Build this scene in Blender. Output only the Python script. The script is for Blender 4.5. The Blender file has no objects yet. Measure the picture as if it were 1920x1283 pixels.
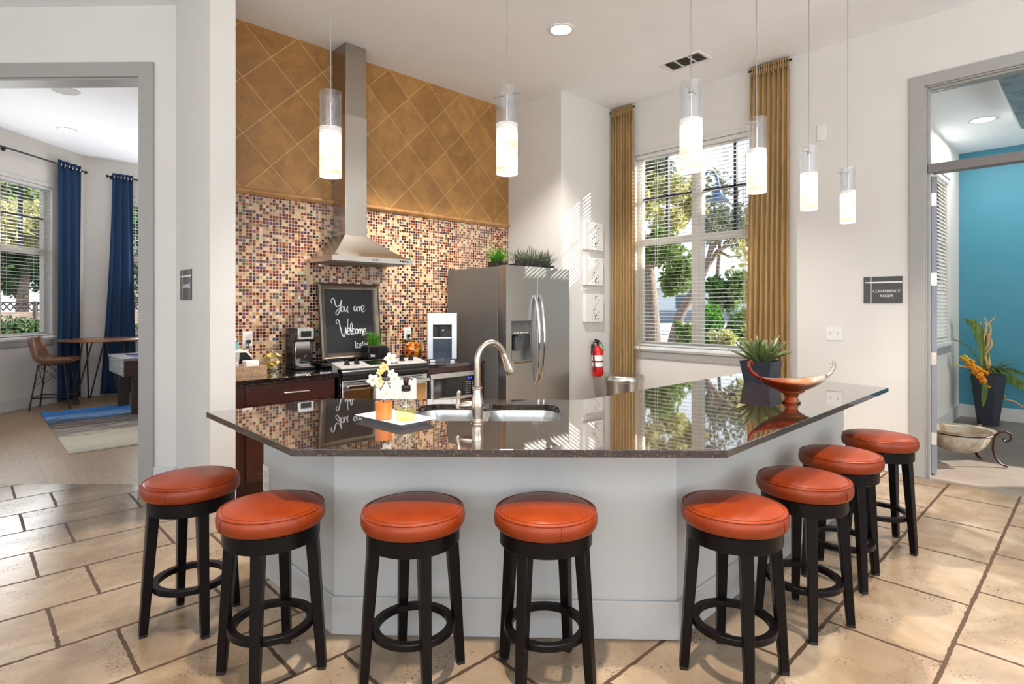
import bpy, bmesh, math, random
from mathutils import Vector, Matrix

sc = bpy.context.scene
COL = sc.collection
R = math.radians
PI = math.pi

# ------------------------------------------------------------------ camera
# room axes: +x runs along the tiled kitchen wall, +y runs along the window wall, z up
TH = R(46.05)
CT, ST = math.cos(TH), math.sin(TH)
cam_d = bpy.data.cameras.new('camera')
cam = bpy.data.objects.new('camera', cam_d)
COL.objects.link(cam)
cam.location = (0, 0, 1.47)
cam.rotation_euler = (R(90), 0, TH - R(90))
cam_d.sensor_width = 36
cam_d.lens = 1075 / 1920 * 36
cam_d.shift_y = -64.5 / 1920
cam_d.clip_start = 0.05
cam_d.clip_end = 300
sc.camera = cam

def W(X, Y):
    """point given as right-of / ahead-of the standing spot -> room axes"""
    return (X * ST + Y * CT, -X * CT + Y * ST)

# ------------------------------------------------------------------ world, sun, big lights, exposure
world = bpy.data.worlds.new('sky')
sc.world = world
world.use_nodes = True
nt = world.node_tree
nt.nodes.clear()
w_out = nt.nodes.new('ShaderNodeOutputWorld')
w_bg = nt.nodes.new('ShaderNodeBackground')
w_tc = nt.nodes.new('ShaderNodeTexCoord')
w_sep = nt.nodes.new('ShaderNodeSeparateXYZ')
w_rmp = nt.nodes.new('ShaderNodeValToRGB')
w_rmp.color_ramp.elements[0].position = 0.0
w_rmp.color_ramp.elements[0].color = (0.95, 0.96, 1.0, 1)
w_rmp.color_ramp.elements[1].position = 0.75
w_rmp.color_ramp.elements[1].color = (0.42, 0.62, 1.0, 1)
e_ = w_rmp.color_ramp.elements.new(0.3)
e_.color = (0.74, 0.86, 1.0, 1)
w_noi = nt.nodes.new('ShaderNodeTexNoise')
w_noi.inputs['Scale'].default_value = 3.0
w_noi.inputs['Detail'].default_value = 6
w_cr = nt.nodes.new('ShaderNodeValToRGB')
w_cr.color_ramp.elements[0].position = 0.5
w_cr.color_ramp.elements[1].position = 0.68
w_mix = nt.nodes.new('ShaderNodeMixRGB')
w_mix.inputs[2].default_value = (1, 1, 1, 1)
nt.links.new(w_tc.outputs['Generated'], w_sep.inputs[0])
nt.links.new(w_sep.outputs['Z'], w_rmp.inputs[0])
nt.links.new(w_tc.outputs['Generated'], w_noi.inputs['Vector'])
nt.links.new(w_noi.outputs['Fac'], w_cr.inputs[0])
nt.links.new(w_cr.outputs[0], w_mix.inputs[0])
nt.links.new(w_rmp.outputs[0], w_mix.inputs[1])
nt.links.new(w_mix.outputs[0], w_bg.inputs[0])
w_bg.inputs[1].default_value = 1.3
nt.links.new(w_bg.outputs[0], w_out.inputs[0])

def light(name, kind, loc, energy, col=(1, 1, 1), rot=None, aim=None, **kw):
    d = bpy.data.lights.new(name, kind)
    d.energy = energy
    d.color = col
    for k, v in kw.items():
        setattr(d, k, v)
    o = bpy.data.objects.new(name, d)
    COL.objects.link(o)
    o.location = loc
    if aim is not None:
        o.rotation_euler = Vector(aim).to_track_quat('-Z', 'Y').to_euler()
    elif rot is not None:
        o.rotation_euler = rot
    return o

SUN = (-1.0, 0.95, -0.67)
light('sun', 'SUN', (12, -8, 10), 15.0, (1.0, 0.95, 0.88), aim=SUN, angle=R(0.6))
# cool fill lamps added behind the viewer, tilted up to lift the ceiling
light('lobby_fill', 'AREA', (-4.2, -2.6, 2.0), 460, (0.80, 0.90, 1.0), aim=(0.75, 0.6, 1.9),
      shape='RECTANGLE', size=7.0, size_y=3.0)
light('lobby_fill_side', 'AREA', (2.2, -5.2, 2.0), 260, (0.80, 0.90, 1.0), aim=(0.2, 1.0, 1.9),
      shape='RECTANGLE', size=5.0, size_y=3.0)
# recessed ceiling downlights (most of the fittings are above the picture)
WARM = (1.0, 0.90, 0.78)
SOFT = (1.0, 0.96, 0.91)
for (x_, y_, e2, c_, ang) in ((0.85, 0.95, 640, WARM, 62), (2.3, 0.35, 420, WARM, 66), (3.5, 2.25, 560, WARM, 80),
                        (0.0, 2.6, 170, WARM, 50), (4.9, 0.35, 360, WARM, 66), (3.906, 3.414, 300, SOFT, 120),
                        (3.1, 4.0, 330, WARM, 95), (2.6, 2.8, 150, SOFT, 70)):
    light('downlight', 'SPOT', (x_, y_, 3.93), e2, c_, aim=(0, 0, -1), spot_size=R(ang), spot_blend=0.5,
          shadow_soft_size=0.06)
# daylight entering by the gaming room's windows
light('gaming_window_light', 'AREA', (0.1, 10.1, 2.0), 62, (0.98, 0.99, 1.0), aim=(0.7, -0.7, 0.5), shape='RECTANGLE', size=2.0, size_y=2.0)
light('gaming_window_light', 'AREA', (3.1, 11.45, 2.1), 62, (0.98, 0.99, 1.0), aim=(-0.3, -0.9, 0.45), shape='RECTANGLE', size=1.6, size_y=2.0)
light('conference_fill_light', 'AREA', (8.2, -3.2, 1.6), 95, (1.0, 0.99, 0.97), aim=(0.0, 1.0, 0.35), shape='RECTANGLE', size=2.6, size_y=2.0)  # added fill lamp before a blank wall, brightening the conference room
light('conference_ceiling_light', 'AREA', (8.6, 0.9, 3.5), 25, (1, 0.98, 0.95), aim=(0, 0, -1), shape='DISK', size=1.2)

sc.view_settings.view_transform = 'Standard'
sc.view_settings.look = 'None'
sc.view_settings.exposure = 0.18
sc.view_settings.gamma = 1.0
sc.view_settings.use_curve_mapping = False
cy = sc.cycles
cy.use_denoising = True
cy.max_bounces = 8
cy.diffuse_bounces = 4
cy.glossy_bounces = 4
cy.transmission_bounces = 6
cy.transparent_max_bounces = 16
cy.sample_clamp_indirect = 4.0
cy.caustics_reflective = False
cy.caustics_refractive = False

# ------------------------------------------------------------------ helpers
def lin(c):
    out = []
    for v in c[:3]:
        v = v / 255.0
        out.append(v / 12.92 if v <= 0.04045 else ((v + 0.055) / 1.055) ** 2.4)
    return (out[0], out[1], out[2], 1.0)

class MB:
    """collects shapes into one mesh"""
    def __init__(self):
        self.bm = bmesh.new()
    def _face(self, vs):
        try:
            return self.bm.faces.new(vs)
        except ValueError:
            return None
    def box(self, c0, c1, M=None):
        x0, y0, z0 = [min(a, b) for a, b in zip(c0, c1)]
        x1, y1, z1 = [max(a, b) for a, b in zip(c0, c1)]
        ps = [(x0, y0, z0), (x1, y0, z0), (x1, y1, z0), (x0, y1, z0), (x0, y0, z1), (x1, y0, z1), (x1, y1, z1), (x0, y1, z1)]
        if M is not None:
            ps = [M @ Vector(p) for p in ps]
        v = [self.bm.verts.new(p) for p in ps]
        for f in ((3, 2, 1, 0), (4, 5, 6, 7), (0, 1, 5, 4), (1, 2, 6, 5), (2, 3, 7, 6), (3, 0, 4, 7)):
            self._face([v[i] for i in f])
        return self
    def hexa(self, ps):
        v = [self.bm.verts.new(p) for p in ps]
        for f in ((3, 2, 1, 0), (4, 5, 6, 7), (0, 1, 5, 4), (1, 2, 6, 5), (2, 3, 7, 6), (3, 0, 4, 7)):
            self._face([v[i] for i in f])
        return self
    def prism(self, poly, z0, z1, cap=True):
        a = [self.bm.verts.new((p[0], p[1], z0)) for p in poly]
        b = [self.bm.verts.new((p[0], p[1], z1)) for p in poly]
        n = len(poly)
        for i in range(n):
            self._face([a[i], a[(i + 1) % n], b[(i + 1) % n], b[i]])
        if cap:
            self._face(list(reversed(a)))
            self._face(b)
        return self
    def extrude(self, poly, axis, t0, t1):
        """polygon in the plane normal to axis ('x': (y,z), 'y': (x,z)) swept from t0 to t1"""
        def P(p, t):
            return (t, p[0], p[1]) if axis == 'x' else (p[0], t, p[1])
        a = [self.bm.verts.new(P(p, t0)) for p in poly]
        b = [self.bm.verts.new(P(p, t1)) for p in poly]
        n = len(poly)
        for i in range(n):
            self._face([a[i], a[(i + 1) % n], b[(i + 1) % n], b[i]])
        self._face(list(reversed(a)))
        self._face(b)
        return self
    def tube(self, pts, r, n=10, closed=False, flat=None):
        pts = [Vector(p) for p in pts]
        m = len(pts)
        rs = r if isinstance(r, (list, tuple)) else [r] * m
        rings = []
        up = None
        for i, p in enumerate(pts):
            if closed:
                t = pts[(i + 1) % m] - pts[(i - 1) % m]
            else:
                t = pts[min(i + 1, m - 1)] - pts[max(i - 1, 0)]
            t.normalize()
            if up is None:
                up = Vector((0, 0, 1)) if abs(t.z) < 0.9 else Vector((1, 0, 0))
            s = t.cross(up)
            if s.length < 1e-5:
                s = t.cross(Vector((0.3, 1, 0.2)))
            s.normalize()
            up = s.cross(t).normalized()
            ring = []
            for k in range(n):
                an = 2 * PI * k / n
                q = p + s * (math.cos(an) * rs[i]) + up * (math.sin(an) * rs[i] * (flat or 1.0))
                ring.append(self.bm.verts.new(q))
            rings.append(ring)
        for i in range(m if closed else m - 1):
            a, b = rings[i], rings[(i + 1) % m]
            for k in range(n):
                self._face([a[k], a[(k + 1) % n], b[(k + 1) % n], b[k]])
        if not closed:
            self._face(list(reversed(rings[0])))
            self._face(rings[-1])
        return self
    def bar(self, p0, p1, w0, w1=None, d=None):
        """square tapered bar; d = horizontal direction one pair of sides faces"""
        w1 = w0 if w1 is None else w1
        p0, p1 = Vector(p0), Vector(p1)
        t = (p1 - p0).normalized()
        d = Vector(d) if d is not None else (Vector((1, 0, 0)) if abs(t.x) < 0.9 else Vector((0, 1, 0)))
        s = (d - t * d.dot(t)).normalized()
        u = t.cross(s)
        ps = []
        for p, w in ((p0, w0), (p1, w1)):
            h = w / 2
            for a, b in ((-1, -1), (1, -1), (1, 1), (-1, 1)):
                ps.append(p + s * (a * h) + u * (b * h))
        return self.hexa(ps)
    def lathe(self, prof, c=(0, 0, 0), n=32, M=None, sx=1.0, sy=1.0):
        rings = []
        for (r, z) in prof:
            if r < 1e-6:
                p = Vector((c[0], c[1], c[2] + z))
                rings.append([self.bm.verts.new(M @ p if M else p)])
            else:
                ring = []
                for k in range(n):
                    an = 2 * PI * k / n
                    p = Vector((c[0] + r * sx * math.cos(an), c[1] + r * sy * math.sin(an), c[2] + z))
                    ring.append(self.bm.verts.new(M @ p if M else p))
                rings.append(ring)
        for a, b in zip(rings, rings[1:]):
            for k in range(n):
                k2 = (k + 1) % n
                if len(a) == 1 and len(b) == 1:
                    break
                if len(a) == 1:
                    self._face([a[0], b[k2], b[k]])
                elif len(b) == 1:
                    self._face([a[k], a[k2], b[0]])
                else:
                    self._face([a[k], a[k2], b[k2], b[k]])
        return self
    def ball(self, c, r, sub=2, s=(1, 1, 1), jit=0.0, rnd=None):
        res = bmesh.ops.create_icosphere(self.bm, subdivisions=sub, radius=1.0)
        for v in res['verts']:
            k = r * (1 + (rnd.uniform(-jit, jit) if rnd else 0))
            v.co = Vector((c[0] + v.co.x * k * s[0], c[1] + v.co.y * k * s[1], c[2] + v.co.z * k * s[2]))
        return self
    def poly(self, ps):
        self._face([self.bm.verts.new(p) for p in ps])
        return self
    def grid(self, rows, closed=False):
        vs = [[self.bm.verts.new(p) for p in row] for row in rows]
        for a, b in zip(vs, vs[1:]):
            m = len(a)
            for k in range(m if closed else m - 1):
                self._face([a[k], a[(k + 1) % m], b[(k + 1) % m], b[k]])
        return self
    def blade(self, base, d, length, width, droop=0.5, seg=5, tipw=0.0, fold=0.15, side=None):
        """a leaf: starts at base heading d, bends down by droop"""
        p = Vector(base)
        d = Vector(d).normalized()
        s = d.cross(Vector((0, 0, 1))) if side is None else Vector(side)
        if s.length < 1e-3:
            s = Vector((1, 0, 0))
        s.normalize()
        rows = []
        for i in range(seg + 1):
            t = i / seg
            w = width * (0.55 + 1.1 * t * (1 - t) * 1.6) * (1 - t ** 3) + tipw * t
            if i == seg:
                w = max(tipw, width * 0.03)
            n = s.cross(d).normalized()
            rows.append([p - s * w / 2, p - n * (w * fold), p + s * w / 2])
            p = p + d * (length / seg)
            d = (d + Vector((0, 0, -droop / seg))).normalized()
        return self.grid(rows)
    def build(self, name, mat, parent=None, smooth=True, bevel=0.0, seg=2, solid=0.0, loc=None, rotz=None, ang=38, fix=True):
        bm = self.bm
        if fix:
            bmesh.ops.recalc_face_normals(bm, faces=bm.faces[:])
        if smooth:
            lim = R(ang)
            for f in bm.faces:
                f.smooth = True
            for e in bm.edges:
                if len(e.link_faces) == 2 and e.calc_face_angle(0) > lim:
                    e.smooth = False
        me = bpy.data.meshes.new(name)
        bm.to_mesh(me)
        bm.free()
        me.materials.append(mat)
        o = bpy.data.objects.new(name, me)
        COL.objects.link(o)
        if solid:
            m = o.modifiers.new('thickness', 'SOLIDIFY')
            m.thickness = solid
            m.offset = 0
        if bevel:
            m = o.modifiers.new('bevel', 'BEVEL')
            m.width = bevel
            m.segments = seg
            m.limit_method = 'ANGLE'
            m.angle_limit = R(40)
        if parent is not None:
            o.parent = parent
        if loc is not None:
            o.location = loc
        if rotz is not None:
            o.rotation_euler = (0, 0, rotz)
        return o

def tag(o, label, cat, group=None, kind=None):
    o['label'] = label
    o['category'] = cat
    if group:
        o['group'] = group
    if kind:
        o['kind'] = kind
    return o

def thing(name, label, cat, loc=(0, 0, 0), rotz=0.0, group=None):
    o = bpy.data.objects.new(name, None)
    o.empty_display_size = 0.1
    COL.objects.link(o)
    o.location = loc
    o.rotation_euler = (0, 0, rotz)
    return tag(o, label, cat, group)

def struct(o):
    o['kind'] = 'structure'
    return o

def dup(root, loc, rotz, label, group=None, parts_label=None):
    r = root.copy()
    COL.objects.link(r)
    r.location = loc
    r.rotation_euler = (0, 0, rotz)
    r['label'] = label
    if group:
        r['group'] = group
    for ch in list(root.children):
        c = ch.copy()
        COL.objects.link(c)
        c.parent = r
        for g in list(ch.children):
            d = g.copy()
            COL.objects.link(d)
            d.parent = c
    return r

def text(name, s, size, M, mat, parent=None, extrude=0.0012, align='CENTER', sx=1.0):
    cu = bpy.data.curves.new(name, 'FONT')
    cu.body = s
    cu.size = size
    cu.extrude = extrude
    cu.align_x = align
    cu.align_y = 'CENTER'
    tmp = bpy.data.objects.new(name, cu)
    COL.objects.link(tmp)
    bpy.context.view_layer.update()
    dg = bpy.context.evaluated_depsgraph_get()
    me = bpy.data.meshes.new_from_object(tmp.evaluated_get(dg))
    bpy.data.objects.remove(tmp)
    me.transform(M @ Matrix.Diagonal((sx, 1, 1, 1)))
    me.materials.clear()
    me.materials.append(mat)
    o = bpy.data.objects.new(name, me)
    COL.objects.link(o)
    if parent is not None:
        o.parent = parent
    return o

def frame_m(o, x, y):
    """matrix whose local x,y axes are the given world directions"""
    x, y = Vector(x).normalized(), Vector(y).normalized()
    z = x.cross(y)
    return Matrix(((x.x, y.x, z.x, o[0]), (x.y, y.y, z.y, o[1]), (x.z, y.z, z.z, o[2]), (0, 0, 0, 1)))

# ------------------------------------------------------------------ materials
class NT:
    def __init__(self, name):
        self.m = bpy.data.materials.new(name)
        self.m.use_nodes = True
        self.t = self.m.node_tree
        self.b = self.t.nodes['Principled BSDF']
        self.out = self.t.nodes['Material Output']
    def n(self, kind, **kw):
        nd = self.t.nodes.new('ShaderNode' + kind)
        for k, v in kw.items():
            setattr(nd, k, v)
        return nd
    def l(self, a, b):
        self.t.links.new(a, b)
    def math(self, op, a, b=None, clamp=False):
        nd = self.n('Math', operation=op, use_clamp=clamp)
        for i, v in enumerate((a, b)):
            if v is None:
                continue
            if isinstance(v, (int, float)):
                nd.inputs[i].default_value = v
            else:
                self.l(v, nd.inputs[i])
        return nd.outputs[0]
    def mix(self, fac, a, b, blend='MIX'):
        nd = self.n('MixRGB', blend_type=blend)
        for i, v in enumerate((fac, a, b)):
            if isinstance(v, (int, float)):
                nd.inputs[i].default_value = v
            elif isinstance(v, tuple):
                nd.inputs[i].default_value = v
            else:
                self.l(v, nd.inputs[i])
        return nd.outputs[0]
    def ramp(self, fac, stops, const=False):
        nd = self.n('ValToRGB')
        cr = nd.color_ramp
        if const:
            cr.interpolation = 'CONSTANT'
        cr.elements[0].position, cr.elements[0].color = stops[0]
        cr.elements[1].position, cr.elements[1].color = stops[-1]
        for p, c in stops[1:-1]:
            e = cr.elements.new(p)
            e.color = c
        self.l(fac, nd.inputs[0])
        return nd.outputs[0]
    def coord(self, scale=(1, 1, 1), rot=(0, 0, 0), loc=(0, 0, 0), kind='Object'):
        tc = self.n('TexCoord')
        mp = self.n('Mapping')
        mp.inputs['Scale'].default_value = scale
        mp.inputs['Rotation'].default_value = rot
        mp.inputs['Location'].default_value = loc
        self.l(tc.outputs[kind], mp.inputs[0])
        return mp.outputs[0]
    def noise(self, vec, scale, detail=4, rough=0.55, dist=0.0):
        nd = self.n('TexNoise')
        nd.inputs['Scale'].default_value = scale
        nd.inputs['Detail'].default_value = detail
        nd.inputs['Roughness'].default_value = rough
        nd.inputs['Distortion'].default_value = dist
        if vec is not None:
            self.l(vec, nd.inputs['Vector'])
        return nd.outputs['Fac']
    def bump(self, h, strength=0.3, dist=0.01):
        nd = self.n('Bump')
        nd.inputs['Strength'].default_value = strength
        nd.inputs['Distance'].default_value = dist
        self.l(h, nd.inputs['Height'])
        self.l(nd.outputs[0], self.b.inputs['Normal'])
    def col(self, c):
        if isinstance(c, tuple):
            self.b.inputs['Base Color'].default_value = c
        else:
            self.l(c, self.b.inputs['Base Color'])
    def set(self, **kw):
        for k, v in kw.items():
            self.b.inputs[k.replace('_', ' ')].default_value = v

def pm(name, rgb, rough=0.5, metal=0.0, var=0.0, scale=20.0, stretch=(1, 1, 1), bump=0.0, **kw):
    """painted / plain surface: base colour with a little procedural variation"""
    m = NT(name)
    c = lin(rgb)
    v = m.coord(stretch)
    nz = m.noise(v, scale)
    k = max(var, 0.02)
    dark = (c[0] * (1 - k), c[1] * (1 - k), c[2] * (1 - k), 1)
    lite = (min(1, c[0] * (1 + k)), min(1, c[1] * (1 + k)), min(1, c[2] * (1 + k)), 1)
    m.col(m.ramp(nz, [(0.3, dark), (0.7, lite)]))
    m.set(Roughness=rough, Metallic=metal)
    if bump:
        m.bump(nz, bump, 0.004)
    for k2, v2 in kw.items():
        m.b.inputs[k2.replace('_', ' ')].default_value = v2
    return m.m

def emis(name, rgb, strength):
    m = NT(name)
    m.col(lin(rgb))
    m.b.inputs['Emission Color'].default_value = lin(rgb)
    m.b.inputs['Emission Strength'].default_value = strength
    return m.m

def glassy(name, rgb, gloss=0.12, tint=1.0, rough=0.02):
    """thin clear glass: see-through with a fresnel sheen"""
    m = NT(name)
    m.t.nodes.remove(m.b)
    tr = m.n('BsdfTransparent')
    tr.inputs[0].default_value = lin(rgb)
    gl = m.n('BsdfGlossy')
    gl.inputs['Roughness'].default_value = rough
    lw = m.n('LayerWeight')
    lw.inputs['Blend'].default_value = gloss
    mx = m.n('MixShader')
    m.l(lw.outputs['Fresnel'], mx.inputs[0])
    m.l(tr.outputs[0], mx.inputs[1])
    m.l(gl.outputs[0], mx.inputs[2])
    m.l(mx.outputs[0], m.out.inputs[0])
    return m.m

MT = {}
MT['wall'] = pm('wall_paint', (216, 211, 204), 0.75, var=0.015, scale=3)
MT['ceil'] = pm('ceiling_paint', (243, 245, 249), 0.8, var=0.01, scale=2)
MT['trim'] = pm('grey_trim_paint', (160, 157, 152), 0.45, var=0.02)
MT['base'] = pm('baseboard_paint', (205, 204, 200), 0.45, var=0.02)
MT['white'] = pm('white_gloss_paint', (228, 226, 222), 0.35)
MT['plastic'] = pm('white_plastic', (226, 223, 216), 0.3)
MT['teal'] = pm('teal_paint', (66, 138, 160), 0.5, var=0.02, scale=3)
MT['black'] = pm('black_plastic', (16, 16, 17), 0.25)
MT['blackm'] = pm('matte_black_metal', (22, 22, 23), 0.5)
MT['stoolwood'] = pm('espresso_wood', (12, 8, 8), 0.34, var=0.25, scale=30, stretch=(1, 1, 0.1), Specular_IOR_Level=0.16)
MT['cabwood'] = pm('dark_cherry_wood', (62, 26, 18), 0.3, var=0.3, scale=14, stretch=(0.3, 1, 1))
MT['chrome'] = pm('chrome', (205, 203, 200), 0.08, 1.0)
MT['nickel'] = pm('brushed_nickel', (196, 182, 166), 0.2, 1.0, var=0.05)
MT['pewter'] = pm('pewter_frame', (108, 98, 86), 0.35, 0.7, var=0.25, scale=8)
MT['iron'] = pm('wrought_iron', (70, 40, 30), 0.4, 0.6, var=0.2)
MT['red'] = pm('red_enamel', (196, 22, 20), 0.25)
MT['soil'] = pm('dark_pebbles', (60, 50, 44), 0.8, var=0.5, scale=90, bump=0.6)

def stainless(name, rgb, rough, stretch):
    m = NT(name)
    nz = m.noise(m.coord(stretch), 60, 3)
    c = lin(rgb)
    m.col(m.mix(nz, tuple(v * 0.95 for v in c[:3]) + (1,), c))
    r = m.n('MapRange')
    r.inputs['To Min'].default_value = rough - 0.02
    r.inputs['To Max'].default_value = rough + 0.05
    m.l(nz, r.inputs[0])
    m.l(r.outputs[0], m.b.inputs['Roughness'])
    m.set(Metallic=1.0)
    return m.m
MT['steel'] = stainless('stainless_steel', (190, 188, 184), 0.26, (0.15, 0.15, 6))
MT['steelv'] = stainless('stainless_steel_vertical_grain', (196, 190, 182), 0.24, (6, 6, 0.1))
MT['steeldark'] = pm('grey_metal_cabinet', (112, 110, 107), 0.42, 0.35)

def leather():
    m = NT('orange_leather')
    v = m.coord()
    n1 = m.noise(v, 260, 3)
    n2 = m.noise(v, 9, 3)
    m.col(m.ramp(n2, [(0.3, lin((113, 38, 8))), (0.7, lin((129, 49, 12)))]))
    m.set(Roughness=0.36)
    m.b.inputs['Specular IOR Level'].default_value = 0.28
    m.b.inputs['Coat Weight'].default_value = 0.06
    m.b.inputs['Coat Roughness'].default_value = 0.18
    m.bump(n1, 0.12, 0.002)
    return m.m
MT['leather'] = leather()

def granite(name, base, spec):
    m = NT(name)
    v = m.coord()
    vo = m.n('TexVoronoi')
    vo.inputs['Scale'].default_value = 260
    m.l(v, vo.inputs['Vector'])
    sep = m.n('SeparateColor')
    m.l(vo.outputs['Color'], sep.inputs[0])
    c = m.ramp(sep.outputs[0], [(0.0, lin((14, 11, 10))), (0.35, lin(base)), (0.75, lin(spec)), (0.93, lin((124, 96, 70)))], const=True)
    n2 = m.noise(v, 120, 4)
    c2 = m.mix(0.5, c, m.ramp(n2, [(0.35, lin((16, 12, 11))), (0.7, lin(spec))]))
    m.col(c2)
    m.set(Roughness=0.03, IOR=1.7)
    m.b.inputs['Coat Weight'].default_value = 1.0
    m.b.inputs['Coat IOR'].default_value = 1.6
    m.b.inputs['Coat Roughness'].default_value = 0.02
    return m.m
MT['granite'] = granite('polished_brown_granite', (34, 23, 17), (58, 41, 29))
MT['granite_k'] = granite('polished_black_granite', (20, 18, 18), (34, 30, 29))

def mosaic():
    m = NT('glass_mosaic_tile')
    p = 0.0292
    tc = m.n('TexCoord')
    sp = m.n('SeparateXYZ')
    m.l(tc.outputs['Object'], sp.inputs[0])
    u = m.math('DIVIDE', sp.outputs['X'], p)
    w = m.math('DIVIDE', sp.outputs['Z'], p)
    fu, fw = m.math('FLOOR', u), m.math('FLOOR', w)
    cmb = m.n('CombineXYZ')
    m.l(fu, cmb.inputs[0])
    m.l(fw, cmb.inputs[1])
    wn = m.n('TexWhiteNoise', noise_dimensions='3D')
    m.l(cmb.outputs[0], wn.inputs['Vector'])
    du = m.math('ABSOLUTE', m.math('SUBTRACT', m.math('FRACT', u), 0.5))
    dw = m.math('ABSOLUTE', m.math('SUBTRACT', m.math('FRACT', w), 0.5))
    edge = m.math('MAXIMUM', du, dw)
    grout = m.math('GREATER_THAN', edge, 0.415)
    L = lin
    tile = m.ramp(wn.outputs['Value'], [
        (0.0, L((204, 172, 130))), (0.2, L((186, 152, 114))), (0.32, L((160, 116, 78))), (0.41, L((118, 40, 16))),
        (0.52, L((66, 18, 9))), (0.63, L((128, 58, 14))), (0.71, L((32, 12, 9))), (0.80, L((16, 12, 26))),
        (0.87, L((26, 38, 80))), (0.91, L((34, 84, 92))), (0.94, L((54, 64, 24))), (0.97, L((150, 92, 28)))], const=True)
    m.col(m.mix(grout, tile, L((196, 172, 150))))
    m.l(m.math('ADD', m.math('MULTIPLY', grout, 0.6), 0.12), m.b.inputs['Roughness'])
    m.set(IOR=1.45)
    # every glass chip is coated and sits at its own slight angle
    th = m.math('ADD', m.math('MULTIPLY', wn.outputs['Value'], 420.0), 260.0)
    irid = m.math('GREATER_THAN', wn.outputs['Value'], 0.70)
    m.l(m.math('MULTIPLY', th, m.math('MULTIPLY', irid, m.math('SUBTRACT', 1.0, grout))), m.b.inputs['Thin Film Thickness'])
    m.b.inputs['Thin Film IOR'].default_value = 1.8
    geo = m.n('NewGeometry')
    sub = m.n('VectorMath', operation='SUBTRACT')
    m.l(wn.outputs['Color'], sub.inputs[0])
    sub.inputs[1].default_value = (0.5, 0.5, 0.5)
    scl = m.n('VectorMath', operation='SCALE')
    m.l(sub.outputs[0], scl.inputs[0])
    scl.inputs['Scale'].default_value = 0.22
    ad = m.n('VectorMath', operation='ADD')
    m.l(geo.outputs['Normal'], ad.inputs[0])
    m.l(scl.outputs[0], ad.inputs[1])
    nm = m.n('VectorMath', operation='NORMALIZE')
    m.l(ad.outputs[0], nm.inputs[0])
    m.l(nm.outputs[0], m.b.inputs['Normal'])
    return m.m
MT['mosaic'] = mosaic()

def brick(m, vec, w, h, mortar, off, c1, c2, cm, smooth=0.1):
    b = m.n('TexBrick')
    b.offset = off
    b.offset_frequency = 2
    b.squash = 1.0
    b.inputs['Scale'].default_value = 1.0
    b.inputs['Brick Width'].default_value = w
    b.inputs['Row Height'].default_value = h
    b.inputs['Mortar Size'].default_value = mortar
    b.inputs['Mortar Smooth'].default_value = smooth
    b.inputs['Color1'].default_value = c1
    b.inputs['Color2'].default_value = c2
    b.inputs['Mortar'].default_value = cm
    m.l(vec, b.inputs['Vector'])
    return b

def travertine_wall():
    m = NT('travertine_diagonal_tile')
    tc = m.n('TexCoord')
    sp = m.n('SeparateXYZ')
    m.l(tc.outputs['Object'], sp.inputs[0])
    x = m.math('SUBTRACT', sp.outputs['X'], 2.031)
    z = m.math('SUBTRACT', sp.outputs['Z'], 3.245)
    k = 1 / math.sqrt(2)
    u = m.math('MULTIPLY', m.math('ADD', x, z), k)
    v = m.math('MULTIPLY', m.math('SUBTRACT', z, x), k)
    cmb = m.n('CombineXYZ')
    m.l(u, cmb.inputs[0])
    m.l(v, cmb.inputs[1])
    L = lin
    b = brick(m, cmb.outputs[0], 0.3475, 0.3475, 0.0026, 0.0, L((168, 126, 70)), L((188, 145, 86)), L((214, 174, 118)))
    vec = m.coord((1, 1, 1.0), (0, 0.6, 0))
    n1 = m.noise(vec, 5, 6, 0.65, 0.8)
    n2 = m.noise(vec, 38, 5, 0.7)
    c = m.mix(0.75, b.outputs['Color'], m.ramp(n1, [(0.32, L((128, 100, 68))), (0.52, L((206, 178, 138))), (0.70, L((250, 228, 190)))]), 'MULTIPLY')
    c = m.mix(0.3, c, b.outputs['Color'])
    pit = m.ramp(n2, [(0.60, (0, 0, 0, 1)), (0.68, (1, 1, 1, 1))])
    c = m.mix(m.math('MULTIPLY', pit, 0.45), c, L((206, 160, 104)))
    m.col(m.mix(b.outputs['Fac'], c, L((212, 170, 114))))
    m.set(Roughness=0.42)
    m.bump(m.math('SUBTRACT', m.math('MULTIPLY', n2, 0.3), b.outputs['Fac']), 0.25, 0.004)
    return m.m
MT['trav'] = travertine_wall()
MT['travtrim'] = pm('travertine_moulding', (176, 130, 80), 0.4, var=0.25, scale=12)

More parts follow.
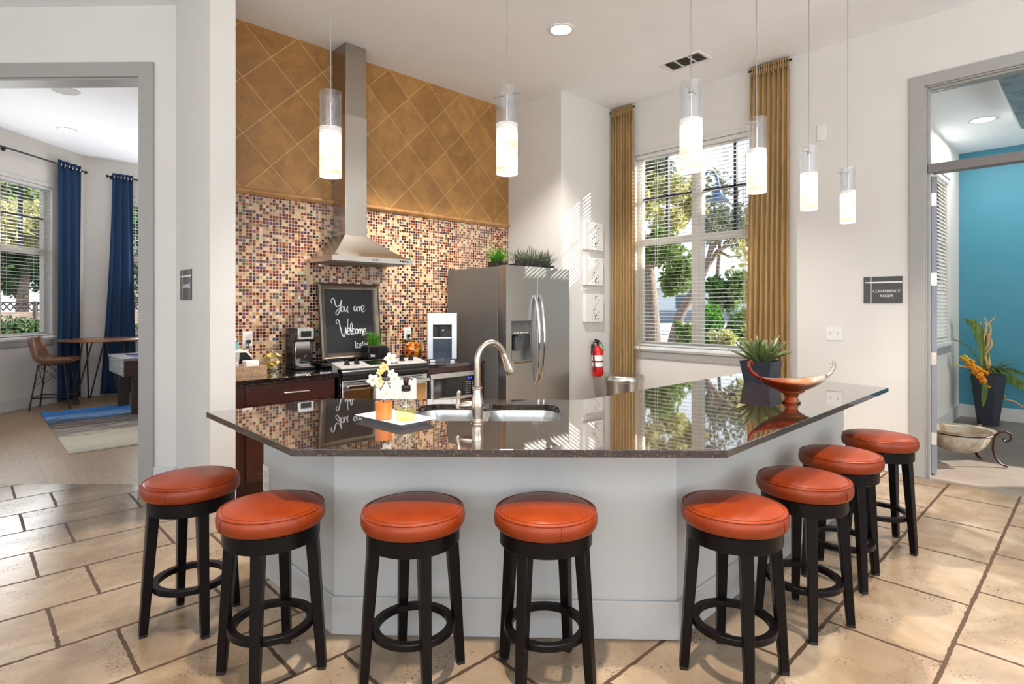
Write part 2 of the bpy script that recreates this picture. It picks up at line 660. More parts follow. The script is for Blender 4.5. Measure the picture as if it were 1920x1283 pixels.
def floor_tile():
    m = NT('chiselled_travertine_floor')
    tc = m.n('TexCoord')
    n0 = m.n('TexNoise')
    n0.inputs['Scale'].default_value = 26
    n0.inputs['Detail'].default_value = 4
    m.l(tc.outputs['Object'], n0.inputs['Vector'])
    sub = m.n('VectorMath', operation='SUBTRACT')
    m.l(n0.outputs['Color'], sub.inputs[0])
    sub.inputs[1].default_value = (0.5, 0.5, 0.5)
    scl = m.n('VectorMath', operation='SCALE')
    m.l(sub.outputs[0], scl.inputs[0])
    scl.inputs['Scale'].default_value = 0.016
    ad = m.n('VectorMath', operation='ADD')
    m.l(tc.outputs['Object'], ad.inputs[0])
    m.l(scl.outputs[0], ad.inputs[1])
    mp = m.n('Mapping')
    mp.inputs['Location'].default_value = (-0.52, -0.465, 0)
    m.l(ad.outputs[0], mp.inputs[0])
    L = lin
    b = brick(m, mp.outputs[0], 0.655, 0.4465, 0.0085, 0.32, L((160, 138, 114)), L((144, 120, 95)), L((62, 42, 26)), 0.0)
    vec = m.coord()
    n1 = m.noise(vec, 2.6, 6, 0.6, 0.6)
    n2 = m.noise(vec, 70, 4, 0.6)
    n3 = m.noise(vec, 5.0, 3)
    c = m.mix(0.55, b.outputs['Color'], m.ramp(n1, [(0.3, L((102, 81, 60))), (0.5, L((144, 123, 99))), (0.72, L((188, 172, 150)))]))
    pit = m.math('MULTIPLY', m.ramp(n2, [(0.565, (0, 0, 0, 1)), (0.60, (1, 1, 1, 1))]), m.ramp(n3, [(0.52, (0, 0, 0, 1)), (0.66, (1, 1, 1, 1))]))
    c = m.mix(m.math('MULTIPLY', pit, 0.8), c, L((84, 62, 44)))
    m.col(m.mix(b.outputs['Fac'], c, L((70, 48, 30))))
    m.l(m.math('ADD', m.math('MULTIPLY', b.outputs['Fac'], 0.5), 0.2), m.b.inputs['Roughness'])
    hgt = m.math('SUBTRACT', m.math('MULTIPLY', n1, 0.25), m.math('ADD', b.outputs['Fac'], m.math('MULTIPLY', pit, 0.5)))
    m.bump(hgt, 0.35, 0.008)
    return m.m
MT['floor'] = floor_tile()

def planks(name, a, bb, w=0.18, ln=1.2, rough=0.4):
    m = NT(name)
    vec = m.coord((1, 1, 1), (0, 0, R(90)))
    b = brick(m, vec, ln, w, 0.0015, 0.37, lin(a), lin(bb), lin(tuple(v * 0.55 for v in a)))
    g = m.noise(m.coord((26, 1.3, 1)), 5, 5, 0.6, 0.4)
    m.col(m.mix(0.5, b.outputs['Color'], m.ramp(g, [(0.3, lin(tuple(v * 0.72 for v in a))), (0.7, lin(tuple(min(255, v * 1.12) for v in bb)))])))
    m.set(Roughness=rough)
    return m.m
MT['oak'] = planks('warm_oak_planks', (150, 122, 94), (168, 140, 110))
MT['greywood'] = planks('grey_brown_planks', (104, 92, 82), (132, 120, 108))

def cloth(name, rgb, transl=0.35, transp=0.0, stripe=None, var=0.12):
    m = NT(name)
    v = m.coord((1, 1, 0.06))
    nz = m.noise(v, 60, 3)
    c = lin(rgb)
    colr = m.ramp(nz, [(0.3, tuple(x * (1 - var) for x in c[:3]) + (1,)), (0.7, tuple(min(1, x * (1 + var)) for x in c[:3]) + (1,))])
    m.t.nodes.remove(m.b)
    df = m.n('BsdfDiffuse')
    tl = m.n('BsdfTranslucent')
    m.l(colr, df.inputs[0])
    m.l(colr, tl.inputs[0])
    mx = m.n('MixShader')
    mx.inputs[0].default_value = transl
    m.l(df.outputs[0], mx.inputs[1])
    m.l(tl.outputs[0], mx.inputs[2])
    last = mx
    if transp or stripe:
        tr = m.n('BsdfTransparent')
        m2 = m.n('MixShader')
        if stripe:
            sn = m.noise(m.coord((1, 1, 0.01)), stripe, 2)
            f = m.ramp(sn, [(0.44, (1, 1, 1, 1)), (0.56, (transp, transp, transp, 1))])
            m.l(f, m2.inputs[0])
        else:
            m2.inputs[0].default_value = transp
        m.l(mx.outputs[0], m2.inputs[1])
        m.l(tr.outputs[0], m2.inputs[2])
        last = m2
    m.l(last.outputs[0], m.out.inputs[0])
    return m.m
MT['gold'] = cloth('gold_sheer_fabric', (200, 168, 118), 0.42, 0.05, var=0.2)
MT['goldsheer'] = cloth('gold_string_sheer', (206, 182, 140), 0.5, 0.3, stripe=70)
MT['navy'] = cloth('navy_fabric', (50, 70, 100), 0.08, 0)
MT['slat'] = cloth('blind_slat', (238, 237, 234), 0.3, 0, var=0.02)
MT['towel'] = cloth('white_towelling', (228, 228, 226), 0.1, 0, var=0.04)
MT['leaf'] = cloth('leaf_green', (112, 132, 76), 0.35, 0, var=0.5)
MT['leafdark'] = cloth('leaf_dark_green', (66, 90, 50), 0.3, 0, var=0.5)
MT['leafyellow'] = cloth('leaf_yellow_green', (178, 174, 116), 0.4, 0, var=0.4)
MT['leafgrey'] = cloth('leaf_grey_green', (112, 118, 100), 0.2, 0, var=0.4)
MT['leafbright'] = cloth('leaf_bright_green', (84, 140, 46), 0.3, 0, var=0.35)
MT['petal'] = cloth('white_petal', (246, 242, 232), 0.3, 0, var=0.03)
MT['bark'] = pm('bark', (112, 96, 84), 0.9, var=0.4, scale=16, stretch=(1, 1, 0.25), bump=0.6)
MT['pane'] = glassy('window_glass', (250, 252, 252), 0.06)
_c = NT('clear_lamp_glass')
_c.t.nodes.remove(_c.b)
_t = _c.n('BsdfTransparent'); _t.inputs[0].default_value = (0.96, 0.97, 0.98, 1)
_d = _c.n('BsdfTranslucent'); _d.inputs[0].default_value = (0.9, 0.93, 0.97, 1)
_g = _c.n('BsdfGlossy'); _g.inputs['Roughness'].default_value = 0.06
_lw = _c.n('LayerWeight'); _lw.inputs['Blend'].default_value = 0.35
_a = _c.n('MixShader'); _b = _c.n('MixShader')
_c.l(_c.math('MULTIPLY', _lw.outputs['Facing'], 0.16), _a.inputs[0])
_c.l(_t.outputs[0], _a.inputs[1]); _c.l(_d.outputs[0], _a.inputs[2])
_b.inputs[0].default_value = 0.06
_c.l(_a.outputs[0], _b.inputs[1]); _c.l(_g.outputs[0], _b.inputs[2])
_c.l(_b.outputs[0], _c.out.inputs[0])
MT['clear'] = _c.m

# ================================================================== the setting
CZ = 3.98
def S(name, mb, mat, **kw):
    return struct(mb.build(name, mat, **kw))

S('floor', MB().prism([(-8, -8), (5.95, -8), (5.95, 5.3), (1.36, 5.3), (-2.7, 9.36), (-8, 9.36)], -0.1, 0), MT['floor'], smooth=False)
S('floor_gaming', MB().prism([(1.36, 5.3), (5.6, 5.3), (5.6, 11.93), (1.40, 11.93), (-1.2, 9.33), (-2.67, 9.33)], -0.1, 0), MT['oak'], smooth=False)
S('floor_conference', MB().box((5.95, -3.5, -0.1), (9.95, 1.6, 0)), MT['greywood'], smooth=False)
S('ceiling', MB().prism([(-8, -8), (6.2, -8), (6.2, 11.93), (1.40, 11.93), (-1.2, 9.33), (-8, 9.33)], CZ, CZ + 0.15), MT['ceil'], smooth=False)
S('ceiling_conference', MB().box((6.2, -3.5, 3.55), (9.95, 1.54, 3.7)), MT['ceil'], smooth=False)

# tiled kitchen wall
S('wall_back', MB().box((1.30, 5.25, 0), (6.2, 5.42, 2.485)), MT['mosaic'], smooth=False)
S('wall_back_upper', MB().box((1.30, 5.25, 2.485), (6.2, 5.42, CZ)), MT['trav'], smooth=False)
mld = [(5.252, 2.468), (5.238, 2.468), (5.234, 2.478), (5.222, 2.484), (5.216, 2.498), (5.220, 2.512), (5.232, 2.522), (5.252, 2.524)]
S('trim_1', MB().extrude(mld, 'x', 1.47, 5.0), MT['travtrim'], ang=50)
# stub wall at the kitchen's end and the wall with the wide gaming opening
S('wall_left', MB().prism([(1.295, 4.47), (1.47, 4.47), (1.47, 5.42), (1.295, 5.42)], 0, CZ), MT['wall'], smooth=False)
GW = R(135)
G0 = (1.295, 5.365, 0)
gwall = MB()
gwall.box((-0.25, -0.16, 0), (0.298, 0, CZ))
gwall.box((0.298, -0.16, 3.384), (3.7, 0, CZ))
gwall.box((3.7, -0.16, 0), (6.0, 0, CZ))
S('wall_gaming', gwall, MT['wall'], smooth=False, loc=G0, rotz=GW)
gt = MB()
gt.box((0.18, 0, 0), (0.303, 0.022, 3.507))
gt.box((0.303, 0, 3.384), (3.697, 0.022, 3.507))
gt.box((3.697, 0, 0), (3.82, 0.022, 3.507))
gt.box((0.285, -0.17, 0), (0.303, 0.002, 3.384))
gt.box((0.303, -0.17, 3.366), (3.7, 0.002, 3.386))
S('trim_2', gt, MT['trim'], loc=G0, rotz=GW, bevel=0.003)
# nook beside the refrigerator
S('wall_corner', MB().box((5.0, 4.37, 0), (6.02, 5.27, CZ)), MT['wall'], smooth=False)

# window wall
rw = MB()
rw.box((6.0, 4.04, 0), (6.2, 5.42, CZ))
rw.box((6.0, 2.40, 0), (6.2, 4.04, 0.965))
rw.box((6.0, 2.40, 3.34), (6.2, 4.04, CZ))
rw.box((6.0, 1.086, 0), (6.2, 2.40, CZ))
rw.box((6.0, -0.9, 3.375), (6.2, 1.086, CZ))
rw.box((6.0, -8, 0), (6.2, -0.9, CZ))
S('wall_right', rw, MT['wall'], smooth=False)

# conference room shell
cw = MB()
cw.box((6.2, 1.39, 0), (7.3, 1.54, 3.7))
cw.box((7.3, 1.39, 0), (9.07, 1.54, 1.04))
cw.box((7.3, 1.39, 3.1), (9.07, 1.54, 3.7))
cw.box((9.07, 1.39, 0), (9.95, 1.54, 3.7))
S('wall_conference', cw, MT['wall'], smooth=False)
tw = MB()
tw.box((9.75, -1.68, 0), (9.95, 1.39, 3.55))
tw.box((9.75, -3.0, 0), (9.95, -1.68, 1.83))
tw.box((9.75, -3.0, 2.62), (9.95, -1.68, 3.55))
tw.box((9.75, -3.5, 0), (9.95, -3.0, 3.55))
S('wall_teal', tw, MT['teal'], smooth=False)
S('wall_conference_far', MB().box((6.2, -3.5, 0), (9.75, -3.35, 3.55)), MT['wall'], smooth=False)
# dropped soffit with a mottled metallic underside
S('trim_3', MB().box((6.25, -3.3, 3.40), (8.255, 0.655, 3.55)), MT['ceil'], smooth=False)
mott = NT('mottled_grey_panel')
mott.col(mott.ramp(mott.noise(mott.coord(), 6, 6, 0.7, 1.0), [(0.3, lin((104, 102, 100))), (0.7, lin((178, 176, 172)))]))
mott.set(Roughness=0.35, Metallic=0.3)
S('trim_6', MB().box((6.26, -3.29, 3.396), (8.235, 0.635, 3.40)), mott.m, smooth=False)

# gaming room shell
GL0 = (-1.2, 9.05, 0)          # bay wall, runs at 45 degrees to its neighbour
GLR = R(45)
GLL = 2.68 * math.sqrt(2)
gl = MB()
WL0, WL1, ZL0, ZL1 = 1.10, 3.155, 1.045, 3.32
gl.box((-0.2, 0, 0), (WL0, 0.2, CZ))
gl.box((WL0, 0, 0), (WL1, 0.2, ZL0))
gl.box((WL0, 0, ZL1), (WL1, 0.2, CZ))
gl.box((WL1, 0, 0), (GLL + 0.08, 0.2, CZ))
S('wall_bay', gl, MT['wall'], smooth=False, loc=GL0, rotz=GLR)
gb = MB()
gb.box((1.40, 11.73, 0), (2.14, 11.93, CZ))
gb.box((2.14, 11.73, 0), (3.9, 11.93, ZL0))
gb.box((2.14, 11.73, ZL1), (3.9, 11.93, CZ))
gb.box((3.9, 11.73, 0), (5.6, 11.93, CZ))
S('wall_gaming_back', gb, MT['wall'], smooth=False)
S('wall_gaming_right', MB().box((5.45, 5.42, 0), (5.6, 11.73, CZ)), MT['wall'], smooth=False)
S('wall_gaming_left', MB().box((-2.75, 9.18, 0), (-1.05, 9.33, CZ)), MT['wall'], smooth=False)

# baseboards
S('baseboard_bay', MB().box((0, -0.02, 0), (GLL, 0, 0.17)), MT['base'], loc=GL0, rotz=GLR, bevel=0.004)
S('baseboard_gaming_back', MB().box((1.48, 11.71, 0), (5.45, 11.73, 0.17)), MT['base'], bevel=0.004)
S('baseboard_left', MB().box((1.277, 4.452, 0), (1.295, 5.35, 0.15)).box((1.277, 4.452, 0), (1.47, 4.47, 0.15)), MT['base'], bevel=0.004)
S('baseboard_gaming', MB().box((0, 0, 0), (0.18, 0.018, 0.15)), MT['base'], loc=G0, rotz=GW, bevel=0.004)
S('baseboard_right', MB().box((5.982, 1.2, 0), (6.0, 4.37, 0.15)), MT['base'], bevel=0.004)
S('baseboard_corner', MB().box((5.0, 4.352, 0), (5.982, 4.37, 0.15)), MT['base'], bevel=0.004)
S('baseboard_teal', MB().box((9.73, -3.3, 0), (9.75, 1.39, 0.17)), MT['base'], bevel=0.004)
S('baseboard_conference', MB().box((6.2, 1.37, 0), (9.73, 1.39, 0.17)), MT['base'], bevel=0.004)

MT['winframe'] = pm('window_frame_paint', (214, 206, 194), 0.4)
MT['muntin'] = pm('dark_muntin', (26, 32, 46), 0.4)
MT['casing'] = pm('window_casing_paint', (212, 209, 203), 0.45)

def window(name, loc, rotz, x0, x1, z0, z1, th, posts, rail, apron=True, munt=True):
    """local x along the wall, y outwards"""
    fr = MB()
    y0, y1 = th * 0.45, th * 0.75
    w = 0.05
    fr.box((x0, y0, z0), (x0 + w, y1, z1)).box((x1 - w, y0, z0), (x1, y1, z1))
    fr.box((x0 + w, y0, z0), (x1 - w, y1, z0 + w)).box((x0 + w, y0, z1 - w), (x1 - w, y1, z1))
    for (a, b) in posts:
        fr.box((a, y0 - 0.02, z0 + w), (b, y1, z1 - w))
    if rail:
        edges = [x0 + w] + [v for p in posts for v in p] + [x1 - w]
        for i in range(0, len(edges), 2):
            fr.box((edges[i], y0 - 0.01, rail[0]), (edges[i + 1], y1, rail[1]))
    o = struct(fr.build(name, MT['winframe'], loc=loc, rotz=rotz, bevel=0.003))
    MB().box((x0 + 0.01, y1 - 0.032, z0 + 0.01), (x1 - 0.01, y1 - 0.026, z1 - 0.01)).build('window_pane', MT['pane'], o, smooth=False)
    if munt and rail:
        mu = MB()
        edges = [x0 + w] + [v for p in posts for v in p] + [x1 - w]
        zc = (rail[1] + z1 - w) / 2
        for i in range(0, len(edges), 2):
            xc = (edges[i] + edges[i + 1]) / 2
            mu.box((xc - 0.014, y1 - 0.05, rail[1]), (xc + 0.014, y1 - 0.005, z1 - w))
            mu.box((edges[i], y1 - 0.05, zc - 0.014), (edges[i + 1], y1 - 0.005, zc + 0.014))
        mu.build('muntin', MT['muntin'], o, smooth=False)
    si = MB()
    si.box((x0 - 0.03, -0.045, z0 - 0.035), (x1 + 0.03, y0, z0))
    si.box((x0 - 0.02, -0.03, z0 - 0.055), (x1 + 0.02, 0.0, z0 - 0.035))
    si.build('window_sill', MT['white'], o, bevel=0.004)
    if apron:
        MB().box((x0 - 0.01, -0.016, z0 - 0.145), (x1 + 0.01, 0.0, z0 - 0.055)).build('sill_apron', MT['trim'], o, bevel=0.003)
    MB().box((x0 - 0.02, -0.012, z1 - 0.004), (x1 + 0.02, 0.0, z1 + 0.045)).build('head_casing', MT['casing'], o, bevel=0.003)
    return o

window('window_1', (6.0, 4.37, 0), R(-90), 0.33, 1.97, 1.0, 3.34, 0.2, [(1.05, 1.18)], (2.235, 2.315))
window('window_2', GL0, GLR, WL0, WL1, ZL0, ZL1, 0.2, [(2.20, 2.36)], (2.27, 2.37))
window('window_3', (1.48, 11.73, 0), 0, 0.66, 2.42, ZL0, ZL1, 0.2, [(1.47, 1.61)], (2.27, 2.37))
window('window_4', (6.2, 1.39, 0), 0, 1.1, 2.87, 1.05, 3.1, 0.15, [(1.92, 2.05)], (2.2, 2.28), munt=False)

def blind(label, loc, rotz, x0, x1, z0, z1, pitch, tilt, y=0.035, depth=0.046):
    t = thing('venetian_blind', label, 'blind', loc, rotz, 'venetian blinds')
    MB().box((x0, y - 0.028, z1 - 0.05), (x1, y + 0.028, z1)).build('headrail', MT['slat'], t, bevel=0.004)
    sl = MB()
    z = z1 - 0.075
    dy, dz = depth / 2 * math.cos(tilt), depth / 2 * math.sin(tilt)
    while z > z0 + 0.05:
        sl.hexa([(x0, y - dy, z - dz - 0.001), (x1, y - dy, z - dz - 0.001), (x1, y + dy, z + dz - 0.001), (x0, y + dy, z + dz - 0.001),
                 (x0, y - dy, z - dz + 0.001), (x1, y - dy, z - dz + 0.001), (x1, y + dy, z + dz + 0.001), (x0, y + dy, z + dz + 0.001)])
        z -= pitch
    sl.build('slats', MT['slat'], t, smooth=False)
    MB().box((x0, y - 0.024, z0 + 0.008), (x1, y + 0.024, z0 + 0.03)).build('bottom_rail', MT['slat'], t, bevel=0.003)
    cd = MB()
    n = max(2, int((x1 - x0) / 0.5))
    for i in range(n):
        x = x0 + (x1 - x0) * (i + 0.5) / n
        for s in (-1, 1):
            cd.box((x - 0.001, y + s * 0.0245 - 0.0008, z0 + 0.02), (x + 0.001, y + s * 0.0245 + 0.0008, z1 - 0.03))
    cd.build('ladder_cord', MT['slat'], t, smooth=False)
    MB().tube([(x0 + 0.06, y - 0.032, z1 - 0.05), (x0 + 0.06, y - 0.034, z1 - 0.9)], 0.004, 6).build('tilt_wand', MT['plastic'], t)
    return t
blind('white venetian blind with open slats in the large kitchen window', (6.0, 4.37, 0), R(-90), 0.34, 1.96, 1.0, 3.335, 0.044, R(4))
blind('white venetian blind in the gaming room window beside the brown chair', GL0, GLR, WL0 + 0.01, WL1 - 0.01, ZL0, ZL1 - 0.005, 0.05, R(-3))
blind('white venetian blind in the gaming room window partly hidden by the doorway trim', (1.48, 11.73, 0), 0, 0.67, 2.41, ZL0, ZL1 - 0.005, 0.05, R(-3))
blind('white venetian blind tilted nearly shut in the conference room window', (6.2, 1.39, 0), 0, 1.11, 2.86, 1.05, 3.095, 0.044, R(52), y=0.03)

# conference doorway: casing, transom bar, transom pane
dc = MB()
dc.box((5.978, 1.086, 0), (6.0, 1.198, 3.475))
dc.box((5.978, -1.012, 3.375), (6.0, 1.086, 3.475))
dc.box((5.978, -1.012, 0), (6.0, -0.9, 3.375))
dc.box((5.995, 1.074, 0), (6.14, 1.088, 3.375)).box((6.02, 1.056, 0), (6.065, 1.075, 3.362))
dc.box((5.995, -0.9, 3.362), (6.19, 1.088, 3.376)).box((6.02, -0.9, 3.344), (6.065, 1.056, 3.363))
dc.box((5.995, -0.9, 0), (6.19, -0.882, 3.375))
S('trim_4', dc, MT['trim'], bevel=0.003)
S('trim_5', MB().box((6.02, -0.882, 2.635), (6.16, 1.052, 2.70)).box((6.005, -0.882, 2.628), (6.02, 1.07, 2.705)), pm('transom_bar_grey', (118, 112, 108), 0.4), bevel=0.003)
S('window_5', MB().box((6.085, -0.88, 2.70), (6.091, 1.05, 3.345)), MT['pane'], smooth=False)

# the open conference door: hinged leaf seen edge-on
dv = Vector((math.cos(R(16.5)), math.sin(R(16.5)), 0))
door = struct(MB().box((0, 0, 0.01), (0.92, 0.041, 2.62)).build('door_1', pm('grey_door_paint', (140, 140, 146), 0.4), loc=(6.162, 1.03, 0), rotz=math.atan2(dv.y, dv.x), bevel=0.002))
for zc in (2.42, 1.72, 1.02, 0.32):
    hg = MB()
    hg.box((-0.003, 0.004, zc - 0.055), (0.0, 0.040, zc + 0.055))
    hg.tube([(-0.006, 0.047, zc - 0.055), (-0.006, 0.047, zc + 0.055)], 0.006, 8)
    hg.build('hinge', MT['nickel'], door, smooth=True)

# ground outside
gm = NT('outdoor_ground')
nz = gm.noise(gm.coord(), 0.35, 5)
n2 = gm.noise(gm.coord(), 9, 4)
gm.col(gm.mix(0.4, gm.ramp(nz, [(0.40, lin((150, 146, 134))), (0.5, lin((170, 170, 150))), (0.58, lin((206, 204, 198)))]), gm.ramp(n2, [(0.35, lin((130, 126, 114))), (0.65, lin((206, 204, 194)))])))
gm.set(Roughness=0.9)
grd = MB()
grd.box((-60, -60, -0.16), (80, 80, -0.12))
S('ground', grd, gm.m, smooth=False)

# ================================================================== bar island
PANEL = MT['wallpanel'] = pm('island_panel_paint', (186, 185, 181), 0.55, var=0.02, scale=4)
isl = thing('bar_island', 'pale grey painted bar island wrapped by the leather stools', 'island', (0, 0, 0))
outer = [(1.22, 3.26), (1.22, 2.42), (2.29, 1.325), (4.62, 1.325)]
inner = [(4.62, 1.445), (2.34, 1.445), (1.34, 2.47), (1.34, 3.26)]
MB().prism(outer + inner, 0.0, 0.884).build('panel', PANEL, isl, smooth=False)
bo = [(1.205, 3.262), (1.205, 2.414), (2.284, 1.31), (4.622, 1.31)]
bi = [(4.622, 1.326), (2.2905, 1.326), (1.221, 2.4205), (1.221, 3.262)]
MB().prism(bo + bi, 0.0, 0.17).build('baseboard', pm('island_baseboard_paint', (188, 187, 184), 0.45), isl, bevel=0.004)
# cabinet side of the island (dark wood, facing the kitchen)
cabp = [(1.345, 3.24), (1.345, 2.475), (1.36, 2.49), (1.62, 2.76), (1.62, 3.24)]
MB().box((2.75, 1.46, 0.1), (4.6, 2.05, 0.884)).build('cabinet_run', MT['cabwood'], isl, bevel=0.003)
MB().prism([(1.35, 3.24), (1.35, 2.9), (1.60, 2.9), (1.60, 3.2)], 0.1, 0.884).build('cabinet_end', MT['cabwood'], isl, bevel=0.003)
isl_out = thing('wall_outlet', 'white wall outlet on the left side of the bar island', 'outlet')
MB().box((1.212, 3.17, 0.455), (1.22, 3.25, 0.60)).build('cover_plate', MT['plastic'], isl_out, bevel=0.002)
for zc in (0.495, 0.555):
    MB().box((1.209, 3.19, zc - 0.018), (1.2125, 3.23, zc + 0.018)).build('socket', pm('socket_face', (205, 202, 196), 0.35), isl_out, bevel=0.002)

# granite top with an undermount cut-out
CP = [(0.945, 3.32), (0.94, 2.22), (2.15, 1.025), (4.64, 1.05), (4.82, 2.15), (2.70, 2.185), (1.645, 3.265)]
SKC = W(-0.13, 3.05)
SKR = R(-45)

def rrect(x0, x1, y0, y1, r, n=6):
    ps = []
    for (cx, cy_, a0) in ((x1 - r, y1 - r, 0), (x0 + r, y1 - r, 90), (x0 + r, y0 + r, 180), (x1 - r, y0 + r, 270)):
        for i in range(n + 1):
            a = R(a0 + 90 * i / n)
            ps.append((cx + r * math.cos(a), cy_ + r * math.sin(a)))
    return ps

top = MB().prism(CP, 0.885, 0.915).build('countertop', MT['granite'], smooth=False)
cut = MB().prism(rrect(-0.385, 0.385, -0.245, 0.245, 0.10), 0.8, 1.0).build('cutter', MT['granite'], smooth=False, loc=(SKC[0], SKC[1], 0), rotz=SKR)
bo_ = top.modifiers.new('cut', 'BOOLEAN')
bo_.object = cut
bo_.operation = 'DIFFERENCE'
bo_.solver = 'EXACT'
bpy.context.view_layer.update()
dg = bpy.context.evaluated_depsgraph_get()
me_ = bpy.data.meshes.new_from_object(top.evaluated_get(dg))
top.modifiers.clear()
top.data = me_
bpy.data.objects.remove(cut)
bv = top.modifiers.new('bevel', 'BEVEL')
bv.width = 0.004
bv.segments = 2
bv.limit_method = 'ANGLE'
bv.angle_limit = R(40)
tag(top, 'polished brown granite countertop of the bar island', 'countertop')

sink = thing('kitchen_sink', 'double bowl stainless undermount sink set into the brown granite', 'sink', (SKC[0], SKC[1], 0), SKR)
def bowl_mb(x0, x1):
    mb = MB()
    rows = []
    for (ins, z, r) in ((-0.012, 0.8825, 0.10), (0.0, 0.880, 0.10), (0.008, 0.84, 0.10), (0.015, 0.73, 0.09), (0.035, 0.705, 0.08), (0.10, 0.700, 0.04)):
        rows.append([(p[0], p[1], z) for p in rrect(x0 + ins, x1 - ins, -0.245 + ins, 0.245 - ins, r)])
    mb.grid(rows, closed=True)
    mb.poly([Vector(p) for p in rows[-1]])
    return mb
for (x0, x1) in ((-0.385, -0.03), (-0.01, 0.385)):
    b_ = bowl_mb(x0, x1).build('sink_bowl', MT['steel'], sink, solid=0.003)
    xm = (x0 + x1) / 2
    MB().lathe([(0, 0.703), (0.04, 0.703), (0.045, 0.700)], (xm, 0, 0), 20).build('drain', MT['chrome'], b_)
MB().box((-0.045, -0.20, 0.865), (0.005, 0.20, 0.882)).build('divider', MT['steel'], sink, bevel=0.006)

# faucet
fa = thing('kitchen_faucet', 'brushed nickel gooseneck faucet standing in front of the sink', 'faucet', (1.805, 2.114, 0.915))
MB().lathe([(0, 0), (0.033, 0), (0.034, 0.006), (0.027, 0.014), (0.025, 0.02)], n=28).build('base_ring', MT['nickel'], fa)
MB().lathe([(0.024, 0.018), (0.026, 0.05), (0.031, 0.075), (0.029, 0.105), (0.021, 0.14), (0.019, 0.158), (0.024, 0.162), (0.024, 0.170), (0.018, 0.174)], n=28).build('body', MT['nickel'], fa)
fd = Vector((W(0.8, 0.55)[0], W(0.8, 0.55)[1], 0)).normalized()
pts = [Vector((0, 0, 0.17)), Vector((0, 0, 0.24)), Vector((0, 0, 0.29))]
rr = 0.078
for i in range(1, 15):
    a = R(180 - 160 * i / 14)
    pts.append(fd * (rr + rr * math.cos(a)) + Vector((0, 0, 0.295 + rr * 1.12 * math.sin(a))))
MB().tube(pts, 0.0150, 16).build('spout', MT['nickel'], fa)
e0 = pts[-1]
ed = (pts[-1] - pts[-2]).normalized()
MB().tube([e0, e0 + ed * 0.012, e0 + ed * 0.03, e0 + ed * 0.075, e0 + ed * 0.10, e0 + ed * 0.11], [0.0165, 0.019, 0.019, 0.026, 0.030, 0.027], 18).build('spray_head', MT['nickel'], fa)
hl = Vector((W(-1, 0.1)[0], W(-1, 0.1)[1], 0)).normalized()
MB().tube([hl * 0.02 + Vector((0, 0, 0.085)), hl * 0.045 + Vector((0, 0, 0.083)), hl * 0.075 + Vector((0, 0, 0.08)), hl * 0.093 + Vector((0, 0, 0.078))], [0.014, 0.020, 0.016, 0.011], 14).build('valve_stem', MT['nickel'], fa)
MB().tube([hl * 0.093 + Vector((0, 0, 0.066)), hl * 0.096 + Vector((0, 0, 0.085)), hl * 0.092 + Vector((0, 0, 0.11)), hl * 0.09 + Vector((0, 0, 0.145)), hl * 0.089 + Vector((0, 0, 0.152))], [0.010, 0.012, 0.0075, 0.0115, 0.006], 12).build('handle', MT['nickel'], fa)

# ================================================================== stools
def make_stool():
    t = thing('bar_stool', '', 'bar stool', (0, 0, 0), 0, 'round leather bar stools around the island')
    MB().lathe([(0, 0.604), (0.186, 0.604), (0.198, 0.609), (0.2045, 0.622), (0.2065, 0.640), (0.2045, 0.656), (0.199, 0.666), (0.1955, 0.6685),
                (0.190, 0.672), (0.165, 0.680), (0.12, 0.687), (0.06, 0.6905), (0, 0.691)], n=56).build('seat', MT['leather'], t, ang=60)
    sm = MB()
    ring = [(0.1985 * math.cos(2 * PI * k / 56), 0.1985 * math.sin(2 * PI * k / 56), 0.6685) for k in range(56)]
    sm.tube(ring, 0.0028, 6, closed=True)
    ring = [(0.186 * math.cos(2 * PI * k / 56), 0.186 * math.sin(2 * PI * k / 56), 0.6745) for k in range(56)]
    sm.tube(ring, 0.0012, 5, closed=True)
    for k in range(4):
        a = PI / 4 + k * PI / 2
        sm.tube([(r * math.cos(a), r * math.sin(a), z) for r, z in ((0.1995, 0.612), (0.2058, 0.622), (0.2078, 0.640), (0.2058, 0.656), (0.199, 0.668))], 0.0014, 5)
    sm.build('seam', MT['leather'], t)
    MB().lathe([(0, 0.540), (0.180, 0.540), (0.184, 0.544), (0.184, 0.600), (0.180, 0.604), (0, 0.604)], n=48).build('seat_ring', MT['stoolwood'], t)
    for k in range(4):
        a = k * PI / 2
        d = Vector((math.cos(a), math.sin(a), 0))
        lg = MB()
        p0 = d * 0.158 + Vector((0, 0, 0.545))
        p1 = d * 0.197 + Vector((0, 0, 0.012))
        lg.bar(p1, p0, 0.034, 0.047, d)
        o = lg.build('leg', MT['stoolwood'], t, bevel=0.004)
        MB().bar(d * 0.198, p1 + Vector((0, 0, 0.001)), 0.03, 0.03, d).build('glide', MT['blackm'], o)
    n = 48
    fr = MB()
    prof = [(0.133, 0.188), (0.166, 0.188), (0.166, 0.214), (0.133, 0.214)]
    rows = [[(r * math.cos(2 * PI * k / n), r * math.sin(2 * PI * k / n), z) for k in range(n)] for r, z in prof + prof[:1]]
    fr.grid(rows, closed=True)
    bmesh.ops.remove_doubles(fr.bm, verts=fr.bm.verts[:], dist=1e-5)
    fr.build('footrest', MT['stoolwood'], t, bevel=0.003)
    return t
stool0 = make_stool()
